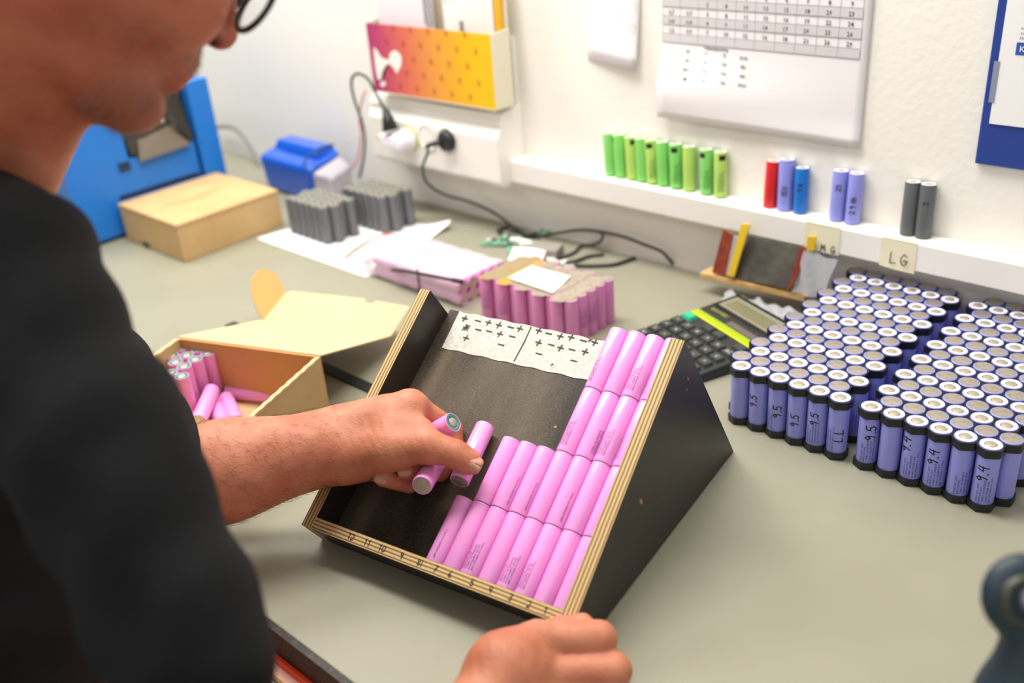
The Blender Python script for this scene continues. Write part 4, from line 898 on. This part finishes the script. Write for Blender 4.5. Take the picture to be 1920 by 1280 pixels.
def nets(prims, lo, hi, h, extra=None):
    lo = np.array(lo, float); n = np.ceil((np.array(hi)-lo)/h).astype(int)+1
    ax = [lo[i]+h*np.arange(n[i]) for i in range(3)]
    F = np.empty(n, np.float32)
    Yg, Zg = np.meshgrid(ax[1], ax[2], indexing='ij')
    step = max(1, int(200000/(n[1]*n[2])))
    for i in range(0, n[0], step):
        xs_ = ax[0][i:i+step]; P = np.empty((len(xs_), n[1], n[2], 3)); P[..., 0] = xs_[:, None, None]; P[..., 1] = Yg; P[..., 2] = Zg
        d = sdf(P, prims)
        if extra: d = d+extra(P)
        F[i:i+step] = d
    s = F < 0; A = s[:-1, :-1, :-1]; cnt = np.zeros(A.shape, int)
    offs = [(a, b_, c) for a in (0, 1) for b_ in (0, 1) for c in (0, 1)]
    sl = lambda arr, o: arr[o[0]:arr.shape[0]-1+o[0], o[1]:arr.shape[1]-1+o[1], o[2]:arr.shape[2]-1+o[2]]
    for o in offs: cnt += sl(s, o)
    act = (cnt > 0) & (cnt < 8); idx = -np.ones(A.shape, int); I = np.argwhere(act); idx[act] = np.arange(len(I))
    acc = np.zeros((len(I), 3)); num = np.zeros(len(I))
    for a in offs:
        for axis in range(3):
            if a[axis]: continue
            b_ = list(a); b_[axis] = 1
            fa = F[I[:, 0]+a[0], I[:, 1]+a[1], I[:, 2]+a[2]]; fb = F[I[:, 0]+b_[0], I[:, 1]+b_[1], I[:, 2]+b_[2]]
            m = (fa < 0) != (fb < 0); t = np.where(m, fa/(fa-fb+1e-12), 0)
            p = np.tile(np.array(a, float), (len(I), 1)); p[:, axis] = t; acc[m] += p[m]; num[m] += 1
    V = lo+h*(I+acc/num[:, None]); Q = []
    for axis in range(3):
        o1, o2 = [(1, 2), (2, 0), (0, 1)][axis]
        sa = s; sh = [slice(None)]*3; sh[axis] = slice(0, -1); sh2 = [slice(None)]*3; sh2[axis] = slice(1, None)
        a, c = sa[tuple(sh)], sa[tuple(sh2)]; E_ = np.argwhere(a != c)
        ok = (E_[:, o1] > 0) & (E_[:, o2] > 0) & (E_[:, o1] < s.shape[o1]-1) & (E_[:, o2] < s.shape[o2]-1); E_ = E_[ok]
        ins = a[E_[:, 0], E_[:, 1], E_[:, 2]]
        def g(d1, d2):
            e_ = E_.copy(); e_[:, o1] -= d1; e_[:, o2] -= d2; return idx[e_[:, 0], e_[:, 1], e_[:, 2]]
        q = np.stack([g(1, 1), g(0, 1), g(0, 0), g(1, 0)], 1); q[~ins] = q[~ins][:, ::-1]; Q.append(q)
    return V, np.concatenate(Q)
def pmesh(name, parts, mats, tone=None, midx=None):
    V = np.concatenate([p[0] for p in parts]); F = []; o = 0
    for v, f in parts: F.append(f+o); o += len(v)
    F = np.concatenate(F); me = bpy.data.meshes.new(name)
    me.from_pydata((V*.001).tolist(), [], F.tolist()); me.polygons.foreach_set('use_smooth', [True]*len(F))
    for m in mats: me.materials.append(m)
    if tone is not None:
        at_ = me.color_attributes.new('tone', 'FLOAT_COLOR', 'POINT'); c = np.ones((len(V), 4)); c[:, :3] = tone(V); at_.data.foreach_set('color', c.ravel())
    me.update(); return me
I3 = np.eye(3)
# the tool: a rounded head with a steel pin on a tapering body that stands on the bench
th_, tb_ = at(1899, 1118, 560), at(1893, 1330, 575)
gnd = np.array([th_[0]+30, th_[1]-46, 0])
camr, camu, camb = CR[:, 0], CR[:, 1], CR[:, 2]
V, F = nets([('ell', th_+camr*6, np.array([camr, camu, camb]), (24, 25, 13), 1), ('cap', th_-camu*18+camr*8, tb_+camr*12, 12, 30, 8), ('cap', tb_+camr*12, gnd+[30, 10, 26], 30, 34, 12)], (th_+[-70, -110, -220]).tolist(), (th_+[120, 60, 50]).tolist(), 3)
V[:, 2] = np.maximum(V[:, 2], .3)
root = link('hand_tool', pmesh('hand_tool', [(V, F)], [mat('teal_rubber', '#182C38', .5, col2='#24363F', scale=18)]))
tag(root, 'blurred dark teal hand tool with silver pin at the lower right corner', 'tool')
b = MB(); X = lambda p: tuple(th_+camr*(2+p[0])+camu*p[1]+camb*(p[2]+10))
b.lathe([(15, 0), (15, 4), (11, 5.5), (10, 3)], 28, X=X); fixn(b.build('brass_washer', mat('worn_brass', '#4A4D46', .4, metal=.7), root))
b = MB(); b.lathe([(8, 0), (8, 7), (6, 9.5), (0, 10)], 24, c=(4, 2, 0), X=X); fixn(b.build('steel_pin', mat('bright_steel', '#C9CCE0', .3, metal=.6), root))
# ============================================================ PERSON
m_skin = bpy.data.materials.new('skin'); m_skin.use_nodes = True
N = m_skin.node_tree.nodes; L = m_skin.node_tree.links; bs = N['Principled BSDF']; bs.inputs['Roughness'].default_value = .48
bs.inputs['Subsurface Weight'].default_value = .12; bs.inputs['Subsurface Radius'].default_value = (1, .35, .2); bs.inputs['Subsurface Scale'].default_value = .005
tc = N.new('ShaderNodeTexCoord'); n1 = N.new('ShaderNodeTexNoise'); n1.inputs['Scale'].default_value = 30; n1.inputs['Detail'].default_value = 6
r = N.new('ShaderNodeValToRGB'); r.color_ramp.elements[0].position = .3; r.color_ramp.elements[0].color = lin('#B56545'); r.color_ramp.elements[1].position = .72; r.color_ramp.elements[1].color = lin('#CF8767')
at_n = N.new('ShaderNodeAttribute'); at_n.attribute_name = 'tone'; mx = N.new('ShaderNodeMix'); mx.data_type = 'RGBA'; mx.blend_type = 'MULTIPLY'; mx.inputs[0].default_value = 1
L.new(tc.outputs['Object'], n1.inputs['Vector']); L.new(n1.outputs['Fac'], r.inputs['Fac']); L.new(r.outputs['Color'], mx.inputs[6]); L.new(at_n.outputs['Color'], mx.inputs[7]); L.new(mx.outputs[2], bs.inputs['Base Color'])
n2 = N.new('ShaderNodeTexNoise'); n2.inputs['Scale'].default_value = 420; n2.inputs['Detail'].default_value = 6; n2.inputs['Roughness'].default_value = .65
n3 = N.new('ShaderNodeTexNoise'); n3.inputs['Scale'].default_value = 60; n3.inputs['Detail'].default_value = 3
ad = N.new('ShaderNodeMath'); ad.operation = 'MULTIPLY_ADD'; L.new(n3.outputs['Fac'], ad.inputs[0]); ad.inputs[1].default_value = 1.5; L.new(n2.outputs['Fac'], ad.inputs[2])
bp_ = N.new('ShaderNodeBump'); bp_.inputs['Strength'].default_value = .55; bp_.inputs['Distance'].default_value = .0012
L.new(tc.outputs['Object'], n2.inputs['Vector']); L.new(tc.outputs['Object'], n3.inputs['Vector']); L.new(ad.outputs[0], bp_.inputs['Height']); L.new(bp_.outputs['Normal'], bs.inputs['Normal'])
# ---- head frame
a_ = math.radians(60); tt = math.radians(38)
U = math.cos(a_)*camr+math.sin(a_)*camu
f0 = math.sin(a_)*camr-math.cos(a_)*camu; Fh = math.cos(tt)*f0-math.sin(tt)*camb; Sh = np.cross(Fh, U)
NOSE = at(428, 80, 700); HO = NOSE-112*Fh+36*U
hl = lambda f, s, u: HO+f*Fh+s*Sh+u*U
HA = np.array([Fh, Sh, U])
neck_b = at(-118, 350, 735); neck_m = hl(-32, 0, -75)
head = [('ell', hl(-5, 0, 22), HA, (98, 76, 88), 1), ('ell', hl(38, 0, -40), HA, (54, 60, 70), 30), ('ell', hl(60, 34, -36), HA, (30, 24, 28), 22), ('ell', hl(60, -34, -36), HA, (30, 24, 28), 22),
        ('cap', hl(-2, 50, -70), hl(72, 12, -112), 20, 16, 22), ('cap', hl(-2, -50, -70), hl(72, -12, -112), 20, 16, 22), ('ell', hl(38, 0, -98), HA, (42, 42, 22), 20), ('ell', hl(82, 0, -106), HA, (15, 20, 14), 14),
        ('ell', hl(80, 0, -66), HA, (20, 30, 18), 12), ('ell', hl(93, 0, -62), HA, (7, 20, 5), 5), ('cap', hl(93, -14, -73), hl(93, 14, -73), 5, 5, 7), ('cap', hl(91, -12, -82), hl(91, 12, -82), 5.5, 5.5, 7),
        ('cap', hl(84, 0, 4), hl(105, 0, -30), 8, 9.5, 12), ('ell', hl(104, 0, -36), HA, (10, 10, 9), 8), ('ell', hl(94, 12, -39), HA, (10, 6.5, 7.5), 6), ('ell', hl(94, -12, -39), HA, (10, 6.5, 7.5), 6),
        ('cap', hl(78, 30, 18), hl(88, 0, 14), 12, 10, 14), ('cap', hl(78, -30, 18), hl(88, 0, 14), 12, 10, 14),
        ('ell', hl(98, 11.5, -46), HA, (6, 6, 6.5), -2), ('ell', hl(98, -11.5, -46), HA, (6, 6, 6.5), -2),
        ('ell', hl(-4, 78, -14), HA, (18, 7, 31), 6), ('ell', hl(-2, 83, -12), HA, (10, 5, 20), -4), ('ell', hl(-4, -78, -14), HA, (18, 7, 31), 6),
        ('cap', neck_m, neck_b, 58, 66, 18), ('cap', hl(28, 0, -84), at(18, 345, 725), 26, 30, 22), ('cap', hl(-8, 52, -50), at(-50, 370, 712), 18, 20, 20)]
Vh, Fh_ = nets(head, (HO-[190, 190, 330]).tolist(), (HO+[190, 190, 140]).tolist(), 3.2)
# ---- left forearm and hand (image left to right)
A = at
camA = np.array([camr, camu, camb])
def rotA(deg):
    c, s_ = math.cos(math.radians(deg)), math.sin(math.radians(deg)); return np.array([c*camr+s_*camu, -s_*camr+c*camu, camb])
Lh = [('ell', A(470, 868, 930), rotA(12), (95, 38, 36), 1), ('cap', A(250, 940, 900), A(420, 885, 926), 46, 43, 25), ('cap', A(420, 883, 926), A(600, 845, 940), 41, 27, 22),
      ('ell', A(608, 840, 941), rotA(12), (42, 29, 23), 20), ('cap', A(600, 818, 948), A(640, 812, 950), 20, 20, 16),
      # back of the hand, the knuckle row
      ('cap', A(650, 820, 948), A(762, 771, 936), 24, 18, 18), ('cap', A(650, 812, 955), A(748, 778, 958), 24, 20, 16), ('cap', A(655, 818, 962), A(735, 800, 972), 20, 18, 14),
      ('ell', A(700, 808, 945), rotA(22), (42, 27, 22), 14), ('ell', A(770, 762, 937), rotA(10), (16, 15, 15), 9),
      # thenar mass and thumb
      ('cap', A(650, 858, 935), A(742, 842, 915), 22, 19.5, 16), ('cap', A(730, 838, 915), A(800, 836, 905), 18, 15.5, 11), ('cap', A(800, 836, 905), A(850, 849, 903), 15, 13.2, 7), ('ell', A(872, 862, 903), rotA(-28), (17, 12.6, 11.5), 7),
      ('cap', A(745, 800, 925), A(790, 800, 915), 17, 9, 12),
      # heel of the hand
      ('ell', A(676, 884, 938), rotA(8), (24, 9, 15), 9),
      # index finger round the back of the held cells
      ('cap', A(772, 760, 945), A(848, 806, 968), 13.5, 10.5, 8), ('cap', A(848, 806, 968), A(852, 845, 962), 10.3, 9.5, 3), ('cap', A(852, 845, 962), A(826, 886, 944), 9.5, 8.5, 3),
      # middle finger, curled under with its tip pointing back
      ('cap', A(745, 790, 962), A(822, 850, 972), 12.5, 10.5, 6), ('cap', A(822, 850, 972), A(806, 886, 950), 10.2, 9.6, 3), ('cap', A(808, 884, 944), A(764, 881, 920), 9.6, 9.2, 1),
      # ring finger
      ('cap', A(735, 805, 972), A(792, 872, 980), 11.5, 10, 5), ('cap', A(792, 872, 980), A(772, 899, 955), 9.6, 9, 3), ('cap', A(768, 907, 944), A(719, 895, 921), 9.2, 8.8, 1),
      # little finger
      ('cap', A(715, 825, 978), A(745, 880, 978), 10, 8.5, 5), ('cap', A(745, 880, 978), A(700, 888, 950), 8.2, 7.4, 3)]
wr = lambda P: .0
pts = np.array([p[1] for p in Lh]+[p[2] for p in Lh if p[0] == 'cap'])
lo = pts.min(0)-[48, 48, 48]; hi = pts.max(0)+[30, 30, 45]
CRQ = A(640, 830, 940) @ camr
def cr1(P):  # skin creases and tendons
    q = P @ camr; w_ = P @ camu
    k_ = 1/(1+np.exp(-(q-CRQ)/5)); return .16*k_*np.sin(q*.62+w_*.2+1.5*np.sin(w_*.11))*np.sin(w_*.17+q*.05)
Vl, Fl = nets(Lh, lo.tolist(), hi.tolist(), 1.9, cr1)
Vl[:, 2] = np.maximum(Vl[:, 2], .8)
# ---- right hand (bottom of the picture)
Rh = [('ell', A(950, 1262, 742), rotA(20), (30, 28, 22), 1), ('cap', A(860, 1400, 700), A(930, 1290, 735), 30, 27, 14), ('cap', A(420, 1480, 640), A(860, 1400, 700), 44, 30, 20),
      ('cap', A(945, 1240, 742), A(1010, 1199, 758), 22, 15, 14), ('cap', A(950, 1280, 738), A(1020, 1258, 748), 20, 15, 12), ('cap', A(940, 1320, 732), A(1015, 1315, 738), 20, 14, 12),
      ('cap', A(1005, 1200, 758), A(1124, 1195, 762), 14.2, 13.2, 4), ('cap', A(1122, 1199, 763), A(1112, 1192, 800), 13.5, 10.5, 4),
      ('cap', A(1015, 1262, 748), A(1150, 1257, 752), 14.5, 13.8, 2), ('cap', A(1150, 1255, 753), A(1140, 1235, 790), 13.5, 10.5, 4),
      ('cap', A(1010, 1318, 738), A(1140, 1312, 745), 15, 13.5, 4), ('cap', A(1140, 1312, 745), A(1120, 1290, 778), 12.5, 10, 4),
      ('cap', A(985, 1350, 732), A(1090, 1362, 738), 13, 11.5, 4), ('cap', A(985, 1215, 765), A(1050, 1185, 785), 16, 12, 9), ('cap', A(1050, 1185, 785), A(1092, 1170, 778), 11.5, 9, 5)]
pts = np.array([p[1] for p in Rh]+[p[2] for p in Rh if p[0] == 'cap'])
Vr, Fr = nets(Rh, (pts.min(0)-45).tolist(), (pts.max(0)+45).tolist(), 2.0, cr1)
Vr[:, 2] = np.maximum(Vr[:, 2], .6)
# ---- hidden core of the body, so head and arms join
chest = A(-150, 640, 760); hip = A(-120, 1500, 700); hip = np.array([hip[0], hip[1]-40, -60.])
ls = A(20, 520, 900); rs = A(28, 520, 600); relb = A(345, 1235, 560)
core = [('cap', chest, hip, 95, 110, 1), ('cap', neck_b, chest, 55, 80, 40), ('cap', neck_b+[0, 0, -25], rs, 40, 38, 30), ('cap', chest+[0, 0, 60], ls, 50, 40, 30), ('cap', rs, relb, 40, 36, 20), ('cap', relb, A(420, 1480, 640), 36, 40, 15), ('cap', ls, A(250, 940, 900), 42, 40, 20)]
pts = np.array([p[1] for p in core]+[p[2] for p in core])
Vc, Fc = nets(core, (pts.min(0)-130).tolist(), (pts.max(0)+130).tolist(), 9)
def tone(V):
    c = np.ones((len(V), 3)); q = (V-HO) @ HA.T
    f, s_, u = q[:, 0], q[:, 1], q[:, 2]; isf = (np.linalg.norm(V-HO, axis=1) < 175)
    near = lambda cf, cs, cu, rf, rs_, ru: np.exp(-(((f-cf)/rf)**2+((np.abs(s_)-cs)/rs_)**2+((u-cu)/ru)**2))*isf
    def blend(w_, col): c[:] = c*(1-w_[:, None])+np.array(col)*w_[:, None]
    c[isf] *= np.array([.94, .77, .69])
    blend(np.clip(near(88, 0, -60, 16, 26, 9)*1.1, 0, 1), (.36, .36, .30)); blend(np.clip(near(70, 20, -104, 34, 34, 15)*.8, 0, 1), (.40, .38, .34)); blend(near(20, 52, -75, 34, 18, 16)*.45, (.45, .33, .26))
    blend(np.clip(near(94, 0, -78, 8, 20, 8)*.7, 0, 1), (.85, .42, .42)); blend(near(102, 8, -40, 14, 9, 12)*.6, (.95, .5, .5)); blend(near(-10, 62, -60, 24, 20, 34)*.55, (.72, .32, .27))
    blend(np.clip(near(98, 11.5, -44, 7, 7, 7)*1.8, 0, 1), (.12, .05, .04))  # nostril hollows: their shade is painted into the skin colour
    blend(np.clip((u > 55)*1.*isf*0+near(-40, 40, 60, 80, 60, 45), 0, .8), (.35, .3, .27))
    return c
person = empty('person', (0, 0, 0), 'man in black t-shirt and glasses leaning over the plywood tray', 'person')
body = link('body', pmesh('body', [(Vh, Fh_), (Vl, Fl), (Vr, Fr), (Vc, Fc)], [m_skin], tone), person)
# nails
m_nail = mat('fingernail', '#C48C74', .4, col2='#CA967E', scale=80)
def nail(c, ang, rx, ry, tilt, dep=4):
    """rounded plate seated on the finger, long axis at `ang` in the view plane"""
    c = np.array(c); n_ = camb*math.cos(tilt)+camu*math.sin(tilt); x = math.cos(ang)*camr+math.sin(ang)*camu; x = x-(x@n_)*n_; x /= np.linalg.norm(x); y = np.cross(n_, x)
    b = MB()
    def f(a, q):
        t = 2*math.pi*a; k = q; e_ = .6; px = rx*k*abs(math.cos(t))**e_*np.sign(math.cos(t)); py = ry*k*abs(math.sin(t))**e_*np.sign(math.sin(t))
        return tuple(c+x*px+y*py+n_*(-.09*py*py-.02*px*px))
    b.grid(f, 20, 4); o = b.build('fingernail', m_nail, person); s_ = o.modifiers.new('thickness', 'SOLIDIFY'); s_.thickness = .0006; return o
nail(A(886, 867, 903)+camb*10.6+camu*1.4, math.radians(-28), 9.6, 8, .3)
nail(A(761, 884, 920)+camb*9.2+camu*2.4, math.radians(4), 6.8, 5.4, .4)
nail(A(716, 898, 921)+camb*8.8+camu*2.4, math.radians(-12), 6.2, 5, .4)
# arm hair: many fine curved hairs on the forearm
hb = MB(); arm_idx = np.random.RandomState(3)
cand = Vl[(Vl @ camr < A(640, 830, 940) @ camr)]
sel = cand[arm_idx.choice(len(cand), 1500, replace=False)]
for p in sel:
    g0 = .8; d0 = sdf(p[None], Lh)[0]; nrm = np.array([sdf((p+e_)[None], Lh)[0]-d0 for e_ in np.eye(3)]); nrm /= np.linalg.norm(nrm)+1e-9
    l_ = arm_idx.uniform(4, 11); dr = camr*arm_idx.uniform(.3, 1)+camu*arm_idx.uniform(-.9, .5); dr = dr-(dr@nrm)*nrm; dr /= np.linalg.norm(dr)+1e-9
    pts_ = [p-nrm*.4, p+nrm*l_*.22+dr*l_*.35, p+nrm*l_*.30+dr*l_*.75, p+nrm*l_*.22+dr*l_]
    hb.tube(pts_, [.11, .09, .07, .03], 3, cap=False)
hair = hb.build('arm_hair', mat('dark_hair', '#33241C', .6), person); tag(hair, kind='stuff')
# short beard and moustache stubble
hb = MB(); cnt_ = 0
q = (Vh-HO) @ HA.T
selm = (np.linalg.norm(Vh-HO, axis=1) < 160) & (((q[:, 2] < -52) & (q[:, 0] > 40) & (q[:, 2] > -130)) & ~((np.abs(q[:, 1]) < 20) & (np.abs(q[:, 2]+77) < 6)))
cand = Vh[selm]
for p in cand[arm_idx.choice(len(cand), min(1500, len(cand)), replace=False)]:
    d0 = sdf(p[None], head)[0]; nrm = np.array([sdf((p+e_)[None], head)[0]-d0 for e_ in np.eye(3)]); nrm /= np.linalg.norm(nrm)+1e-9
    dr = -U+arm_idx.normal(0, .4, 3); l_ = arm_idx.uniform(2, 4.5)
    hb.tube([p-nrm*.3, p+nrm*l_*.5+dr*l_*.3, p+nrm*l_*.6+dr*l_*.8], [.14, .12, .05], 3, cap=False)
hair = hb.build('beard_stubble', mat('grey_stubble', '#8A7F72', .6), person); tag(hair, kind='stuff')
# cap of short hair
V, F = nets([('ell', hl(-12, 0, 32), HA, (102, 80, 88), 1), ('ell', hl(75, 0, -20), HA, (70, 95, 80), -12), ('ell', hl(10, 0, -70), HA, (120, 100, 60), -15)], (HO-150).tolist(), (HO+[150, 150, 170]).tolist(), 5)
link('short_hair', pmesh('short_hair', [(V, F)], [mat('hair_brown_grey', '#4A3D33', .7, col2='#6B6056', scale=300)]), person)
# eyes and glasses
for s_ in (-31, 31):
    b = MB(); b.lathe([(0, -12), (7, -9.7), (11, -4), (12, 0), (11, 4), (7, 9.7), (0, 12)], 16, X=lambda p: tuple(hl(78+p[2], s_+p[0], -2+p[1]))); b.build('eye', m_ring, person)
gl = MB()
for s_ in (-33, 33):
    ring = [hl(106, s_+25*math.cos(t)*(1), -8+20*math.sin(t)) for t in np.linspace(0, 2*math.pi, 33)]
    gl.tube(ring, 2.3, 8, cap=False)
    sg = 1 if s_ > 0 else -1
    gl.tube([hl(106, s_+sg*24, -2), hl(98, sg*66, 2), hl(0, sg*80, 4), hl(-16, sg*80, -8)], 1.8, 6)
gl.tube([hl(106, -9, -3), hl(109, 0, 0), hl(106, 9, -3)], 1.7, 6)
glo = gl.build('glasses', mat('glasses_frame', '#2A2426', .3), person)
for s_ in (-33, 33):
    b = MB(); b.lathe([(24, 0), (0, 1)], 28, X=lambda p: tuple(hl(106+p[2], s_+p[0], -8+p[1]*.8))); b.build('lens', mat('lens_glass', '#F2F4F2', .05, alpha=.18), glo)
# ---- black t-shirt
m_shirt = mat('black_cotton', '#0F1012', .85, col2='#151618', scale=25, bump=.25, bscale=900, spec=.25)
cuff = A(415, 892, 925)
shirt = [('cap', chest+[0, 0, 10], hip+[0, 0, 20], 122, 138, 1), ('cap', A(-120, 455, 730), A(10, 520, 640), 70, 50, 40), ('cap', A(-40, 425, 700), A(35, 500, 610), 36, 46, 25), ('cap', rs, A(180, 830, 575), 51, 54, 26), ('cap', A(180, 830, 575), A(345, 1215, 560), 55, 47, 16),
         ('cap', A(345, 1215, 560), A(375, 1420, 590), 44, 44, 8), ('cap', chest+[0, 0, 60], ls, 70, 62, 50), ('cap', ls, A(300, 900, 905), 62, 60, 25)]
cut = [('cap', A(400, 880, 925), A(700, 830, 925), 44, 44, -3)]
def wrinkle(P):
    a = P @ camr; c = P @ camu; d = P @ camb
    return 3.4*np.sin(a*.045+c*.03+1.0+.8*np.sin(c*.02))+2.0*np.sin(a*.11-c*.05+d*.03)+.8*np.sin(c*.13+a*.02)
pts = np.array([p[1] for p in shirt]+[p[2] for p in shirt])
V, F = nets(shirt, (pts.min(0)-150).tolist(), (pts.max(0)+150).tolist(), 6, wrinkle)
sh = link('t_shirt', pmesh('t_shirt', [(V, F)], [m_shirt]), person)
b = MB(); cc = neck_b; nd = (neck_m-neck_b)/np.linalg.norm(neck_m-neck_b); x_ = np.cross(nd, camb); x_ /= np.linalg.norm(x_); y_ = np.cross(nd, x_)
b.tube([cc+nd*2+70*(math.cos(t)*x_+math.sin(t)*y_) for t in np.linspace(0, 2*math.pi, 41)], 4.5, 8, cap=False); b.build('collar', m_shirt, sh)
# ---- trousers and shoes, out of the frame
tr = []
for s_ in (-1, 1):
    k0 = hip+[s_*75, 0, -30]; k1 = hip+[s_*85, 40, -400]; k2 = np.array([hip[0]+s_*90, hip[1]+10, -850.])
    tr += [('cap', k0, k1, 95, 70, 30 if tr else 1), ('cap', k1, k2, 68, 52, 15)]
V, F = nets(tr, (hip+[-230, -170, -860]).tolist(), (hip+[230, 190, 110]).tolist(), 12)
link('trousers', pmesh('trousers', [(V, F)], [mat('dark_denim', '#23262E', .85)]), person)
for s_ in (-1, 1):
    c_ = np.array([hip[0]+s_*90, hip[1]+40, -862.]); V, F = nets([('ell', c_, I3, (50, 130, 40), 1)], (c_-[60, 150, 50]).tolist(), (c_+[60, 150, 50]).tolist(), 10); V[:, 2] = np.maximum(V[:, 2], -899.5)
    link('shoe', pmesh('shoe', [(V, F)], [m_dark]), person)
